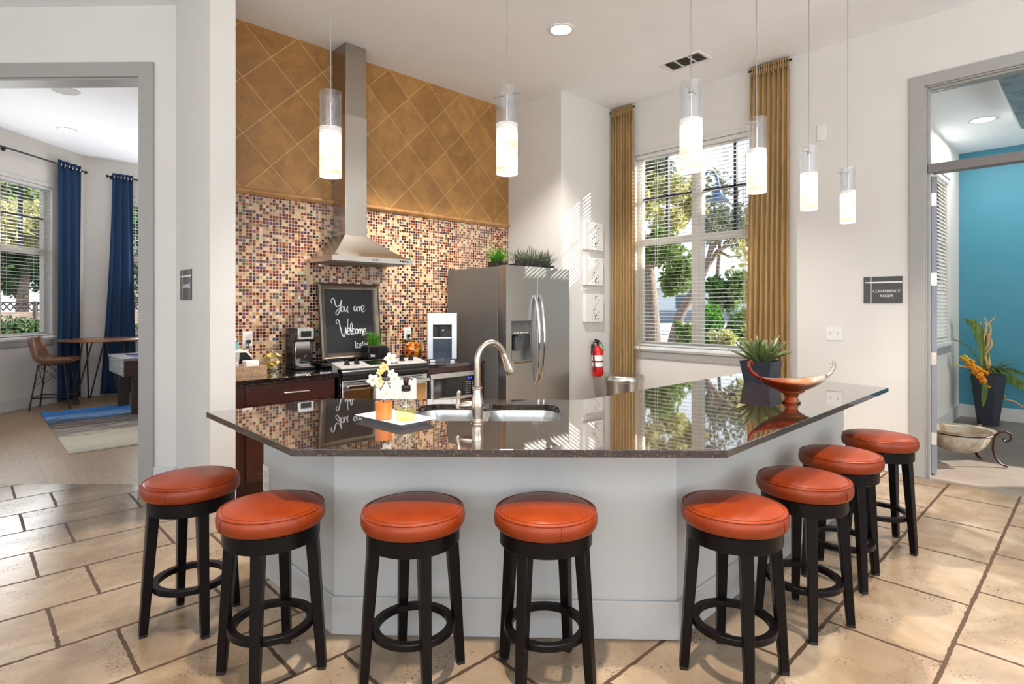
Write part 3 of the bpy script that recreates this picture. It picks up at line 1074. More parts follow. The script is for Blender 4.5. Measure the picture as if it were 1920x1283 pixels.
spots = [
    (0.787, 2.985, 0, 'orange leather bar stool at the far left end of the bar, nearest the gaming doorway'),
    (0.912, 2.345, -39, 'orange leather bar stool at the left corner of the bar, seat half in shadow'),
    (1.308, 1.925, -20, 'left one of the two orange bar stools facing the straight front of the island'),
    (1.686, 1.555, 14, 'right one of the two orange bar stools facing the straight front of the island'),
    (2.256, 1.048, -49, 'orange bar stool at the right front corner of the bar, largest of the right row'),
    (2.86, 0.99, -60, 'second bar stool of the right row, just behind the corner stool'),
    (3.48, 1.015, -42, 'third bar stool of the right row, between the corner and the conference door'),
    (4.13, 0.985, -14, 'farthest orange bar stool, beside the conference room door frame'),
]
for i, (x, y, r, lab) in enumerate(spots):
    if i == 0:
        stool0.location = (x, y, 0)
        stool0.rotation_euler = (0, 0, R(r))
        stool0['label'] = lab
    else:
        dup(stool0, (x, y, 0), R(r), lab)

# ================================================================== pendants
MT['frost'] = NT('frosted_swirl_glass')
_m = MT['frost']
_m.t.nodes.remove(_m.b)
_tr = _m.n('BsdfTransparent'); _tl = _m.n('BsdfTranslucent'); _df = _m.n('BsdfDiffuse')
_a = _m.n('MixShader'); _b = _m.n('MixShader')
_a.inputs[0].default_value = 0.5
_m.l(_df.outputs[0], _a.inputs[1]); _m.l(_tl.outputs[0], _a.inputs[2])
_nz = _m.noise(_m.coord((8, 8, 70)), 1.0, 4, 0.6, 0.5)
_m.l(_m.ramp(_nz, [(0.35, (0.35, 0.35, 0.35, 1)), (0.62, (0.85, 0.85, 0.85, 1))]), _b.inputs[0])
_m.l(_tr.outputs[0], _b.inputs[1]); _m.l(_a.outputs[0], _b.inputs[2])
_m.l(_b.outputs[0], _m.out.inputs[0])
MT['frost'] = _m.m
gl_ = NT('lit_frosted_glass')
_nz = gl_.noise(gl_.coord((6, 6, 55)), 1.0, 5, 0.65, 0.6)
gl_.l(gl_.ramp(_nz, [(0.36, lin((236, 196, 156))), (0.56, lin((255, 246, 232)))]), gl_.b.inputs['Emission Color'])
gl_.b.inputs['Emission Strength'].default_value = 1.15
gl_.col(lin((90, 86, 80)))
gl_.set(Roughness=0.3)
MT['glow'] = gl_.m
MT['bulb'] = emis('lit_bulb', (255, 236, 205), 5.0)
MT['cord'] = pm('pendant_cord', (150, 146, 140), 0.4, 0.3)

def make_pendant():
    t = thing('pendant_lamp', '', 'pendant lamp', (0, 0, 0), 0, 'frosted glass pendant lamps over the bar')
    H = 0.39
    r = 0.0485
    MB().tube([(0, 0, H - 0.005), (0, 0, 1.86)], 0.0022, 6).build('cord', MT['cord'], t)
    MB().lathe([(0, 1.89), (0.05, 1.89), (0.055, 1.885), (0.05, 1.868), (0, 1.86)], n=24).build('ceiling_canopy', MT['nickel'], t)
    gl = MB()
    gl.lathe([(r, 0.225), (r, H), (r - 0.004, H), (r - 0.004, 0.225)], n=36)
    gl.build('clear_glass', MT['clear'], t)
    MB().lathe([(r, 0.145), (r, 0.2255), (r - 0.004, 0.2255), (r - 0.004, 0.145)], n=36).build('frosted_band', MT['frost'], t)
    MB().lathe([(r, 0.0), (r, 0.1455), (r - 0.004, 0.1455), (r - 0.004, 0.0)], n=36).build('lamp_shade', MT['glow'], t)
    MB().lathe([(0, H - 0.004), (0.003, H - 0.004), (0.006, H - 0.02), (0.012, H - 0.04), (0.012, H - 0.045), (0.0055, H - 0.047), (0.0055, 0.19), (0, 0.19)], n=16).build('lamp_holder', MT['nickel'], t)
    MB().tube([(-0.066, 0, H - 0.034), (0.066, 0, H - 0.034)], 0.0018, 6).build('crossbar', MT['nickel'], t)
    MB().lathe([(0, 0.19), (0.011, 0.188), (0.014, 0.165), (0.026, 0.140), (0.028, 0.132), (0, 0.130)], n=20).build('bulb', MT['bulb'], t)
    return t
pend0 = make_pendant()
pl = [
    (1.228, 2.474, 35, 'leftmost frosted glass pendant lamp, just left of the range hood chimney'),
    (1.774, 1.873, -70, 'second frosted glass pendant from the left, before the right end of the diagonal tiles'),
    (2.315, 1.268, 10, 'third frosted glass pendant, hanging in front of the ceiling air vent and window'),
    (3.00, 1.27, -35, 'fourth frosted glass pendant, in front of the right gold curtain'),
    (3.76, 1.27, -20, 'fifth frosted glass pendant, against the plain wall beside the gold curtain'),
    (4.526, 1.272, -50, 'smallest and rightmost frosted glass pendant, above the conference room sign'),
]
for i, (x, y, r, lab) in enumerate(pl):
    if i == 0:
        pend0.location = (x, y, 2.07)
        pend0.rotation_euler = (0, 0, R(r))
        pend0['label'] = lab
    else:
        dup(pend0, (x, y, 2.07), R(r), lab)
    light('pendant_bulb', 'POINT', (x, y, 2.07 + 0.05), 8, (1.0, 0.96, 0.9), shadow_soft_size=0.012)

# ceiling fittings
MT['diffuser'] = emis('lit_diffuser', (255, 250, 240), 3.0)
def can(name, label, x, y, z, r):
    t = thing(name, label, 'ceiling light', (x, y, z), 0, 'recessed ceiling lights')
    MB().lathe([(r * 0.8, -0.001), (r * 0.83, -0.008), (r, -0.006), (r * 1.02, 0.0)], n=36).build('trim_ring', MT['white'], t)
    MB().lathe([(0, -0.004), (r * 0.82, -0.004), (r * 0.82, 0.0)], n=32).build('diffuser', MT['diffuser'], t)
    return t
can('recessed_light', 'round recessed light glowing in the main kitchen ceiling', 3.906, 3.414, CZ, 0.115)
can('recessed_light', 'round recessed light in the gaming room ceiling', 1.09, 10.17, CZ, 0.12)
can('recessed_light', 'round recessed light in the conference room ceiling', 8.15, 0.95, 3.55, 0.13)
sp = thing('ceiling_speaker', 'round white speaker grille in the gaming room ceiling', 'speaker', (0.885, 8.355, CZ))
MB().lathe([(0.125, -0.008), (0.14, -0.006), (0.145, 0)], n=36).build('rim', MT['white'], sp)
MB().lathe([(0, -0.006), (0.127, -0.006), (0.127, 0)], n=36).build('grille', pm('speaker_mesh', (196, 194, 190), 0.6, var=0.2, scale=400), sp)

vt = thing('air_vent', 'white ceiling air vent with three louvred sections above the bar', 'vent', (5.317, 2.975, CZ))
fr = MB()
hx, hy_ = 0.13, 0.222
fr.box((-hx, -hy_, -0.012), (-hx + 0.03, hy_, 0)).box((hx - 0.03, -hy_, -0.012), (hx, hy_, 0))
for y in (-hy_, -0.082, 0.066, hy_ - 0.028):
    fr.box((-hx + 0.03, y, -0.012), (hx - 0.03, y + (0.028 if abs(y) > 0.1 else 0.014), 0))
fr.build('frame', MT['white'], vt, bevel=0.002)
MB().box((-hx + 0.02, -hy_ + 0.02, -0.003), (hx - 0.02, hy_ - 0.02, -0.0005)).build('dark_backing', pm('vent_dark', (52, 48, 44), 0.9), vt)
lv = MB()
for i in range(9):
    x = -hx + 0.04 + i * 0.0215
    lv.hexa([(x, -0.068, -0.010), (x + 0.002, -0.068, -0.010), (x + 0.002, 0.066, -0.010), (x, 0.066, -0.010),
             (x + 0.009, -0.068, -0.003), (x + 0.011, -0.068, -0.003), (x + 0.011, 0.066, -0.003), (x + 0.009, 0.066, -0.003)])
for ya, yb in ((-0.194, -0.082), (0.08, 0.194)):
    n = 7
    for i in range(n):
        y = ya + (yb - ya) * i / n
        s = 0.009
        lv.hexa([(-hx + 0.03, y, -0.010), (hx - 0.03, y, -0.010), (hx - 0.03, y + 0.002, -0.010), (-hx + 0.03, y + 0.002, -0.010),
                 (-hx + 0.03, y + s, -0.003), (hx - 0.03, y + s, -0.003), (hx - 0.03, y + s + 0.002, -0.003), (-hx + 0.03, y + s + 0.002, -0.003)])
lv.build('louvres', pm('vent_louvre', (150, 146, 140), 0.5), vt, smooth=False)

# ================================================================== kitchen run on the tiled wall
cab = thing('base_cabinet', 'dark cherry base cabinet with one drawer left of the range', 'cabinet')
MB().box((1.474, 4.60, 0.1), (2.318, 5.248, 0.874)).box((1.474, 4.66, 0.0), (2.318, 5.2, 0.1)).build('body', MT['cabwood'], cab, bevel=0.002)
dr = MB().box((1.585, 4.582, 0.712), (2.312, 4.60, 0.866)).build('drawer', MT['cabwood'], cab, bevel=0.003)
def pull(mb, p0, p1, out):
    p0, p1, out = Vector(p0), Vector(p1), Vector(out)
    mb.tube([p0 + out, p1 + out], 0.006, 10)
    d = (p1 - p0) * 0.12
    mb.tube([p0 + d, p0 + d + out], 0.0045, 8).tube([p1 - d, p1 - d + out], 0.0045, 8)
    return mb
pull(MB(), (1.865, 4.582, 0.788), (2.075, 4.582, 0.788), (0, -0.03, 0)).build('handle', MT['chrome'], dr)
for (xa, xb, hx_) in ((1.585, 1.946, 1.90), (1.951, 2.312, 1.99)):
    d_ = MB()
    d_.box((xa, 4.582, 0.115), (xa + 0.06, 4.60, 0.702)).box((xb - 0.06, 4.582, 0.115), (xb, 4.60, 0.702))
    d_.box((xa + 0.06, 4.582, 0.115), (xb - 0.06, 4.60, 0.175)).box((xa + 0.06, 4.582, 0.642), (xb - 0.06, 4.60, 0.702))
    d_.box((xa + 0.055, 4.592, 0.17), (xb - 0.055, 4.60, 0.65))
    dd = d_.build('door', MT['cabwood'], cab, bevel=0.002)
    pull(MB(), (hx_, 4.582, 0.50), (hx_, 4.582, 0.66), (0, -0.03, 0)).build('handle', MT['chrome'], dd)
kt = MB().box((1.472, 4.555, 0.875), (2.335, 5.249, 0.915)).build('countertop', MT['granite_k'], bevel=0.004)
tag(kt, 'black granite countertop under the coffee maker', 'countertop')
kt2 = MB().box((3.242, 4.53, 0.875), (3.975, 5.249, 0.915)).build('countertop', MT['granite_k'], bevel=0.004)
tag(kt2, 'black granite countertop under the water dispenser', 'countertop')
cab2 = thing('base_cabinet', 'dark wood base cabinet holding the built-in microwave', 'cabinet')
MB().box((3.248, 4.56, 0.1), (3.272, 5.24, 0.874)).box((3.842, 4.56, 0.1), (3.97, 5.24, 0.874)).box((3.272, 4.56, 0.825), (3.842, 5.24, 0.874)).box((3.272, 4.56, 0.50), (3.842, 5.24, 0.545)).box((3.248, 4.64, 0), (3.97, 5.2, 0.1)).build('body', MT['cabwood'], cab2, bevel=0.002)
for (xa, xb) in ((3.252, 3.61), (3.614, 3.966)):
    dd = MB().box((xa, 4.542, 0.115), (xb, 4.56, 0.51)).build('door', MT['cabwood'], cab2, bevel=0.003)
    hx_ = xb - 0.04 if xa < 3.4 else xa + 0.04
    pull(MB(), (hx_, 4.542, 0.34), (hx_, 4.542, 0.48), (0, -0.03, 0)).build('handle', MT['chrome'], dd)
mw = thing('microwave_oven', 'stainless microwave with black glass built into the cabinet by the refrigerator', 'microwave')
MB().box((3.276, 4.545, 0.549), (3.838, 5.0, 0.822)).build('body', MT['steeldark'], mw, bevel=0.003)
fm = MB()
fm.box((3.276, 4.525, 0.775), (3.838, 4.545, 0.822)).box((3.276, 4.525, 0.549), (3.838, 4.545, 0.582)).box((3.276, 4.525, 0.582), (3.305, 4.545, 0.775))
fm.build('face_frame', MT['steel'], mw, bevel=0.002)
MT['blackglass'] = pm('black_glass', (10, 10, 12), 0.06)
MB().box((3.305, 4.530, 0.582), (3.67, 4.545, 0.775)).build('window', MT['blackglass'], mw, bevel=0.002)
cpn = MB().box((3.672, 4.528, 0.582), (3.838, 4.545, 0.775)).build('control_panel', MT['blackglass'], mw, bevel=0.002)
MT['blueled'] = emis('blue_display', (60, 80, 255), 2.2)
text('display', '5:11', 0.03, frame_m((3.765, 4.527, 0.752), (1, 0, 0), (0, 0, 1)), MT['blueled'], cpn)
MT['greyink'] = pm('grey_print', (120, 120, 126), 0.5)
bt = MB()
for r_ in range(6):
    for c_ in range(3):
        bt.box((3.71 + c_ * 0.04, 4.5268, 0.60 + r_ * 0.022), (3.735 + c_ * 0.04, 4.528, 0.608 + r_ * 0.022))
bt.build('buttons', MT['greyink'], cpn, smooth=False)

# range
rg = thing('kitchen_range', 'stainless slide-in range with black cooktop under the hood', 'range')
MB().box((2.345, 4.56, 0.1), (3.236, 5.18, 0.90)).box((2.36, 4.6, 0), (3.22, 5.15, 0.1)).build('body', MT['black'], rg, bevel=0.003)
MB().box((2.334, 4.53, 0.2), (2.342, 4.60, 0.90)).build('side_strip', MT['chrome'], rg)
od = MB().box((2.352, 4.522, 0.29), (3.230, 4.56, 0.84)).build('oven_door', MT['steel'], rg, bevel=0.004)
MB().box((2.372, 4.517, 0.34), (3.21, 4.524, 0.755)).build('oven_glass', pm('gold_reflection_glass', (150, 112, 66), 0.1, 0.8), od)  # golden reflection on the door put into the glass colour
sl_ = MB()
for i in range(3):
    sl_.box((2.43 + i * 0.26, 4.519, 0.822), (2.65 + i * 0.26, 4.523, 0.828))
sl_.build('vent_slot', MT['black'], od)
hb = MB()
hb.box((2.368, 4.455, 0.772), (3.216, 4.472, 0.806))
hb.box((2.375, 4.47, 0.778), (2.40, 4.524, 0.800)).box((3.185, 4.47, 0.778), (3.21, 4.524, 0.800))
hb.build('oven_handle', MT['chrome'], od, bevel=0.004)
MB().box((2.352, 4.525, 0.11), (3.230, 4.56, 0.28)).build('storage_drawer', MT['steel'], rg, bevel=0.004)
lip = [(4.60, 0.85), (4.522, 0.85), (4.505, 0.87), (4.508, 0.905), (4.530, 0.938), (4.60, 0.94)]
MB().extrude(lip, 'x', 2.346, 3.236).build('front_lip', MT['black'], rg, ang=60)
MB().box((2.346, 4.70, 0.90), (3.236, 5.20, 0.962)).build('cooktop', MT['blackglass'], rg, bevel=0.003)
pan = [(4.60, 0.90), (4.530, 0.938), (4.528, 0.946), (4.545, 0.952), (4.712, 0.985), (4.715, 0.90)]
pn = MB().extrude(pan, 'x', 2.346, 3.236).build('control_panel', pm('panel_silver', (186, 184, 180), 0.38, 0.25), rg, ang=50)
sl2 = (0.985 - 0.952) / (4.712 - 4.545)
def on_panel(x, y, dz=0.0):
    return Vector((x, y, 0.952 + (y - 4.545) * sl2 + dz))
MB().hexa([on_panel(2.64, 4.56, -0.002), on_panel(2.93, 4.56, -0.002), on_panel(2.93, 4.70, -0.002), on_panel(2.64, 4.70, -0.002),
           on_panel(2.64, 4.56, 0.002), on_panel(2.93, 4.56, 0.002), on_panel(2.93, 4.70, 0.002), on_panel(2.64, 4.70, 0.002)]).build('touch_panel', MT['blackglass'], pn)
for x in (2.45, 2.545, 3.015, 3.115):
    c_ = on_panel(x, 4.63)
    kb = MB().lathe([(0, 0.032), (0.017, 0.032), (0.020, 0.026), (0.024, 0.006), (0.028, 0.0)], (c_.x, c_.y, c_.z), 22)
    kb.box((c_.x - 0.004, c_.y - 0.022, c_.z + 0.026), (c_.x + 0.004, c_.y + 0.022, c_.z + 0.040))
    kb.build('knob', MT['black'], pn)
gr = MB()
for (cx, cy_, r_) in ((2.56, 4.86, 0.10), (2.56, 5.06, 0.075), (3.03, 4.86, 0.085), (3.03, 5.06, 0.10)):
    rg_ = [(cx + r_ * math.cos(2 * PI * k / 40), cy_ + r_ * math.sin(2 * PI * k / 40), 0.9625) for k in range(40)]
    gr.tube(rg_, 0.0022, 4, closed=True)
gr.build('burner_ring', MT['greyink'], rg)
tw_ = MB()
rows = []
for i in range(25):
    x = 2.625 + 0.43 * i / 24
    w = 0.004 * math.sin(i * 1.1)
    rows.append([(x, 4.486 + w, 0.60), (x, 4.482 + w * .6, 0.70), (x, 4.476, 0.78), (x, 4.475, 0.809), (x, 4.462, 0.812), (x, 4.451, 0.806), (x, 4.449 - w * .4, 0.75), (x, 4.447 - w, 0.62), (x, 4.445 - w * 1.2, 0.47)])
tw_.grid(rows)
o = tw_.build('dish_towel', MT['towel'], solid=0.003)
tag(o, 'white dish towel hanging over the oven door handle', 'towel')

# hood
hd = thing('range_hood', 'tall stainless chimney range hood on the tiled wall', 'range hood')
cn = MB()
x0, x1, yb, yf = 2.372, 3.221, 5.249, 4.75
cn.box((x0, yf, 1.893), (x1, yb, 1.940))
rows = []
for t in (0, 0.15, 0.35, 0.6, 0.8, 1.0):
    k = 1 - (1 - t) ** 1.35
    xa, xb = x0 + (2.622 - x0) * t ** 0.95, x1 + (2.844 - x1) * t ** 0.95
    ya = yf + (4.985 - yf) * t ** 0.95
    z = 1.94 + 0.225 * (t ** 1.25)
    rows.append([(xa, ya, z), (xb, ya, z), (xb, yb, z), (xa, yb, z)])
cn.grid(rows, closed=True)
cn.build('canopy', MT['steelv'], hd, ang=30)
MB().box((2.62, 4.98, 2.16), (2.845, 5.249, 3.30)).build('chimney', MT['steelv'], hd, bevel=0.002)
MB().box((2.626, 4.986, 3.29), (2.839, 5.249, CZ - 0.002)).build('upper_chimney', stainless('stainless_steel_dull', (168, 158, 148), 0.34, (6, 6, 0.1)), hd, bevel=0.002)
MB().box((2.44, 4.80, 1.884), (3.16, 5.2, 1.894)).build('filter_panel', MT['steeldark'], hd)
bb = MB()
for i in range(4):
    bb.box((3.07 + i * 0.027, 4.746, 1.909), (3.086 + i * 0.027, 4.751, 1.925))
bb.build('buttons', MT['black'], hd, bevel=0.001)
MB().box((2.765, 4.7475, 1.909), (2.835, 4.751, 1.923)).build('badge', MT['chrome'], hd, bevel=0.002)

# refrigerator
fg = thing('refrigerator', 'stainless side by side refrigerator with ice dispenser in the left door', 'refrigerator')
MB().box((4.0, 4.36, 0.03), (4.99, 5.2, 1.895)).build('body', MT['steeldark'], fg, bevel=0.004)
MB().box((4.02, 4.33, 0.02), (4.97, 4.36, 0.10)).build('kick_grille', MT['black'], fg)
dl = MB()
ax0, ax1, az0, az1 = 4.072, 4.368, 0.895, 1.333
dl.box((4.0, 4.235, 0.11), (ax0, 4.35, 1.905)).box((ax1, 4.235, 0.11), (4.452, 4.35, 1.905))
dl.box((ax0, 4.235, az1), (ax1, 4.35, 1.905)).box((ax0, 4.235, 0.11), (ax1, 4.35, az0)).box((ax0, 4.325, az0), (ax1, 4.35, az1))
bmesh.ops.remove_doubles(dl.bm, verts=dl.bm.verts[:], dist=1e-5)
MT['fsteel'] = stainless('refrigerator_steel', (176, 175, 172), 0.3, (0.12, 0.12, 6))
dlo = dl.build('door', MT['fsteel'], fg, smooth=False)
dro = MB().box((4.458, 4.235, 0.11), (4.988, 4.35, 1.905)).build('door', MT['fsteel'], fg, bevel=0.008)
dp = MB()
dp.box((ax0, 4.238, az0), (ax0 + 0.012, 4.325, az1)).box((ax1 - 0.012, 4.238, az0), (ax1, 4.325, az1)).box((ax0, 4.238, az1 - 0.012), (ax1, 4.325, az1))
dp.hexa([(ax0 + .012, 4.242, 1.19), (ax1 - .012, 4.242, 1.19), (ax1 - .012, 4.322, 1.19), (ax0 + .012, 4.322, 1.19),
         (ax0 + .012, 4.255, az1 - .012), (ax1 - .012, 4.255, az1 - .012), (ax1 - .012, 4.322, az1 - .012), (ax0 + .012, 4.322, az1 - .012)])
dpo = dp.build('ice_dispenser', pm('dispenser_grey', (104, 103, 101), 0.3, 0.5), dlo, bevel=0.002)
MB().box((ax0, 4.205, az0 - 0.004), (ax1, 4.325, az0 + 0.022)).build('drip_tray', MT['chrome'], dlo, bevel=0.004)
MB().box((4.17, 4.27, 1.02), (4.27, 4.32, 1.17)).box((4.19, 4.265, 1.16), (4.25, 4.30, 1.19)).build('dispenser_lever', pm('lever_grey', (78, 78, 78), 0.35), dlo, bevel=0.006)
bt = MB()
for i in range(5):
    bt.box((ax0 + 0.05 + i * 0.042, 4.2395, 1.204), (ax0 + 0.072 + i * 0.042, 4.246, 1.212))
bt.build('dispenser_buttons', MT['plastic'], dlo, smooth=False)
for (x, par) in ((4.418, dlo), (4.496, dro)):
    pts = []
    for i in range(13):
        t = i / 12
        pts.append((x, 4.232 - 0.062 * math.sin(PI * t) ** 0.6 - 0.004, 0.67 + 0.93 * t))
    MB().tube(pts, 0.016, 14).build('handle', MT['chrome'], par)
MB().ball((4.9, 4.2345, 1.80), 0.02, 2, (1, 0.15, 0.55)).build('badge', MT['chrome'], dro)

# ================================================================== things on the kitchen counters
rnd = random.Random(7)
cb = thing('chalkboard_sign', 'pewter framed chalkboard reading You are Welcome, leaning on the mosaic wall', 'sign')
A0, A1, Z0_, Z1_ = 2.441, 3.085, 0.966, 1.705
def lean(x, z, out=0.0):
    t = (z - Z0_) / (Z1_ - Z0_)
    return Vector((x, 5.115 + 0.085 * t - out, z))
fw = 0.068
def frame_strip(mb, pts):
    mb.hexa(pts)
f_ = MB()
prof = [(0.0, 0.0), (0.004, 0.026), (0.022, 0.034), (0.045, 0.022), (0.058, 0.018), (fw, 0.004), (fw, 0.0)]
loops = []
for (ins, out) in prof:
    loops.append([lean(A0 + ins, Z0_ + ins, out), lean(A1 - ins, Z0_ + ins, out), lean(A1 - ins, Z1_ - ins, out), lean(A0 + ins, Z1_ - ins, out)])
f_.grid(loops, closed=True)
f_.build('frame', MT['pewter'], cb, ang=25)
bd = MB()
q = [lean(A0 + 0.01, Z0_ + 0.01, -0.008), lean(A1 - 0.01, Z0_ + 0.01, -0.008), lean(A1 - 0.01, Z1_ - 0.01, -0.008), lean(A0 + 0.01, Z1_ - 0.01, -0.008)]
q2 = [lean(A0 + 0.01, Z0_ + 0.01, 0.003), lean(A1 - 0.01, Z0_ + 0.01, 0.003), lean(A1 - 0.01, Z1_ - 0.01, 0.003), lean(A0 + 0.01, Z1_ - 0.01, 0.003)]
bd.hexa(q + q2)
bd.build('slate', pm('slate_black', (24, 24, 25), 0.5), cb, smooth=False)
MT['chalk'] = pm('chalk_white', (240, 240, 238), 0.7)
# hand lettering: strokes drawn on a 575 x 735 panel
STK = [
 [(252, 300), (243, 272), (262, 240), (284, 262), (290, 310), (312, 338), (345, 312), (366, 258)],
 [(366, 258), (352, 330), (332, 396), (306, 432), (290, 412), (312, 376), (346, 350)],
 [(378, 335), (356, 350), (352, 385), (370, 396), (388, 366), (380, 336), (396, 345)],
 [(398, 338), (396, 380), (410, 394), (430, 350), (434, 334), (427, 388), (440, 404)],
 [(542, 342), (518, 334), (508, 366), (526, 392), (546, 344), (546, 384), (558, 392)],
 [(556, 350), (572, 334), (574, 392), (578, 352), (594, 336), (594, 352)],
 [(598, 378), (628, 362), (636, 328), (612, 326), (600, 366), (614, 398), (646, 384)],
 [(303, 540), (288, 516), (304, 488), (324, 510), (334, 580), (350, 656), (372, 694), (388, 650), (396, 580), (400, 640), (410, 664), (420, 600), (426, 520), (433, 480)],
 [(412, 640), (440, 622), (446, 592), (422, 598), (412, 640), (430, 668), (456, 650), (478, 582), (474, 534), (458, 560), (455, 640), (470, 668), (484, 648)],
 [(508, 602), (486, 606), (478, 642), (490, 666), (512, 648)],
 [(528, 604), (510, 620), (511, 655), (530, 660), (541, 625), (527, 604), (546, 614)],
 [(550, 610), (549, 662), (556, 620), (572, 604), (572, 660), (580, 620), (596, 605), (598, 655), (604, 690)],
 [(610, 650), (634, 636), (638, 606), (618, 610), (610, 645), (625, 671), (650, 655)],
 [(658, 660), (664, 661), (666, 660)], [(682, 661), (688, 661), (690, 660)], [(705, 661), (711, 660), (713, 659)],
]
def smooth_path(p, n=5):
    out = []
    P = [p[0]] + list(p) + [p[-1]]
    for i in range(1, len(P) - 2):
        for k in range(n):
            t = k / n
            a, b, c, d = P[i - 1], P[i], P[i + 1], P[i + 2]
            out.append(tuple(0.5 * (2 * b[j] + (c[j] - a[j]) * t + (2 * a[j] - 5 * b[j] + 4 * c[j] - d[j]) * t * t + (3 * b[j] - a[j] - 3 * c[j] + d[j]) * t ** 3) for j in (0, 1)))
    out.append(p[-1])
    return out
lt = MB()
for s in STK:
    q = smooth_path(s)
    pts = []
    rs = []
    for i, (u, v) in enumerate(q):
        x = A0 + fw + (u - 172) / (742 - 172) * (A1 - A0 - 2 * fw)
        z = Z1_ - fw - (v - 145) / (878 - 145) * (Z1_ - Z0_ - 2 * fw)
        pts.append(lean(x, z, 0.0045))
        dv_ = (q[min(i + 1, len(q) - 1)][1] - q[max(i - 1, 0)][1])
        rs.append(0.0036 + 0.0018 * (1 if dv_ > 3 else 0))
    lt.tube(pts, rs, 6)
lt.build('lettering', MT['chalk'], cb)
bm_x, bm_y = Vector((1, 0, 0)), (lean(0, 1.5) - lean(0, 1.0))
text('logo', 'Indigo', 0.078, frame_m(lean(2.89, 1.11, 0.004), bm_x, bm_y), MT['chalk'], cb)
MB().tube([lean(2.80, 1.077, 0.004), lean(2.90, 1.073, 0.004), lean(2.93, 1.058, 0.004), lean(2.95, 1.064, 0.004)], 0.004, 6).build('logo_swash', MT['chalk'], cb)

# coffee maker
cm = thing('coffee_maker', 'black and silver single cup coffee maker on the left counter', 'coffee maker', (2.232, 5.03, 0.9155))
MB().box((-0.095, -0.06, 0), (0.095, 0.16, 0.03)).box((-0.095, 0.05, 0.03), (0.095, 0.16, 0.37)).box((-0.095, -0.05, 0.255), (0.095, 0.06, 0.36)).box((-0.095, 0.0, 0.03), (-0.07, 0.06, 0.26)).box((0.07, 0.0, 0.03), (0.095, 0.06, 0.26)).build('body', MT['black'], cm, bevel=0.008)
MB().box((-0.070, 0.005, 0.035), (0.070, 0.05, 0.25)).build('front_plate', MT['chrome'], cm, bevel=0.004)
bz = MB()
bz.box((-0.075, -0.062, 0.268), (0.075, -0.05, 0.372)).box((-0.075, -0.062, 0.36), (0.075, 0.03, 0.378))
bz.build('bezel', MT['chrome'], cm, bevel=0.010)
MB().box((-0.048, -0.066, 0.292), (0.048, -0.060, 0.345)).build('display_window', MT['blackglass'], cm, bevel=0.003)
MB().box((-0.06, -0.055, 0.03), (0.06, 0.03, 0.036)).build('drip_grate', MT['steeldark'], cm)
MB().tube([(0.092, 0.0, 0.31), (0.106, 0.0, 0.31)], 0.018, 14).build('side_knob', MT['chrome'], cm)

# glass jar of packets
jr = thing('glass_jar', 'glass jar full of yellow packets on the left counter', 'jar', (1.985, 5.10, 0.915))
MB().lathe([(0, 0.002), (0.075, 0.002), (0.085, 0.012), (0.088, 0.10), (0.082, 0.145), (0.06, 0.17), (0.06, 0.185)], n=32).build('jar_body', MT['clear'], jr)
MB().lathe([(0.064, 0.185), (0.066, 0.192), (0.05, 0.202), (0.016, 0.207), (0.010, 0.213), (0.020, 0.226), (0.014, 0.240), (0, 0.243)], n=24).build('lid', MT['clear'], jr)
MT['packet'] = pm('yellow_packet', (216, 186, 92), 0.5, var=0.35, scale=40)
pk = MB()
for i in range(70):
    a, r_, z = rnd.uniform(0, 2 * PI), 0.066 * math.sqrt(rnd.random()), rnd.uniform(0.02, 0.142)
    M = Matrix.Translation((r_ * math.cos(a) * 0.8, r_ * math.sin(a) * 0.8, z)) @ Matrix.Rotation(rnd.uniform(0, 6), 4, 'Z') @ Matrix.Rotation(rnd.uniform(-1, 1), 4, 'X') @ Matrix.Rotation(rnd.uniform(-1, 1), 4, 'Y')
    pk.box((-0.02, -0.012, -0.002), (0.02, 0.012, 0.002), M)
o = pk.build('packets', MT['packet'], jr, smooth=False)
o['kind'] = 'stuff'

# woven tray with cups and supplies
MT['woven'] = pm('woven_bamboo', (172, 138, 106), 0.6, var=0.5, scale=160, stretch=(1, 1, 0.25), bump=0.4)
tr = thing('woven_tray', 'low woven bamboo tray at the left end of the black counter', 'tray', (1.665, 4.98, 0.915))
TX, TY, TH_ = 0.18, 0.13, 0.075
MB().box((-TX, -TY, 0), (TX, TY, 0.01)).build('tray_base', MT['woven'], tr)
ts = MB()
ts.box((-TX, -TY, 0.01), (TX, -TY + 0.012, TH_)).box((-TX, TY - 0.012, 0.01), (TX, TY, TH_)).box((-TX, -TY + 0.012, 0.01), (-TX + 0.012, TY - 0.012, TH_)).box((TX - 0.012, -TY + 0.012, 0.01), (TX, TY - 0.012, TH_))
ts.build('tray_rim', MT['woven'], tr, bevel=0.002)
MT['paper'] = pm('white_paper', (236, 234, 230), 0.6)
cu = thing('paper_cup', 'white paper cup printed with a dark swirl in the woven tray', 'cup', (1.615, 4.955, 0.9255))
m_ = NT('cup_print')
_n = m_.noise(m_.coord(), 24, 3, 0.5, 2.0)
m_.col(m_.ramp(_n, [(0.47, lin((236, 233, 228))), (0.52, lin((70, 60, 56))), (0.57, lin((236, 233, 228)))]))
MB().lathe([(0, 0), (0.032, 0), (0.045, 0.17), (0.047, 0.173), (0.044, 0.175), (0.042, 0.168), (0.03, 0.006), (0, 0.006)], n=28).build('cup', m_.m, cu)
bxw = MB().box((1.69, 4.90, 0.9255), (1.80, 5.0, 1.03)).build('tissue_box', MT['paper'], bevel=0.012, seg=3)
tag(bxw, 'white rounded box lying in the woven tray', 'box')
og = thing('supply_organizer', 'dark stepped organizer with a white top shelf behind the woven tray', 'organizer', (1.62, 5.18, 0.915))
MB().box((-0.13, -0.055, 0), (0.19, 0.06, 0.17)).build('lower_bin', MT['black'], og, bevel=0.004)
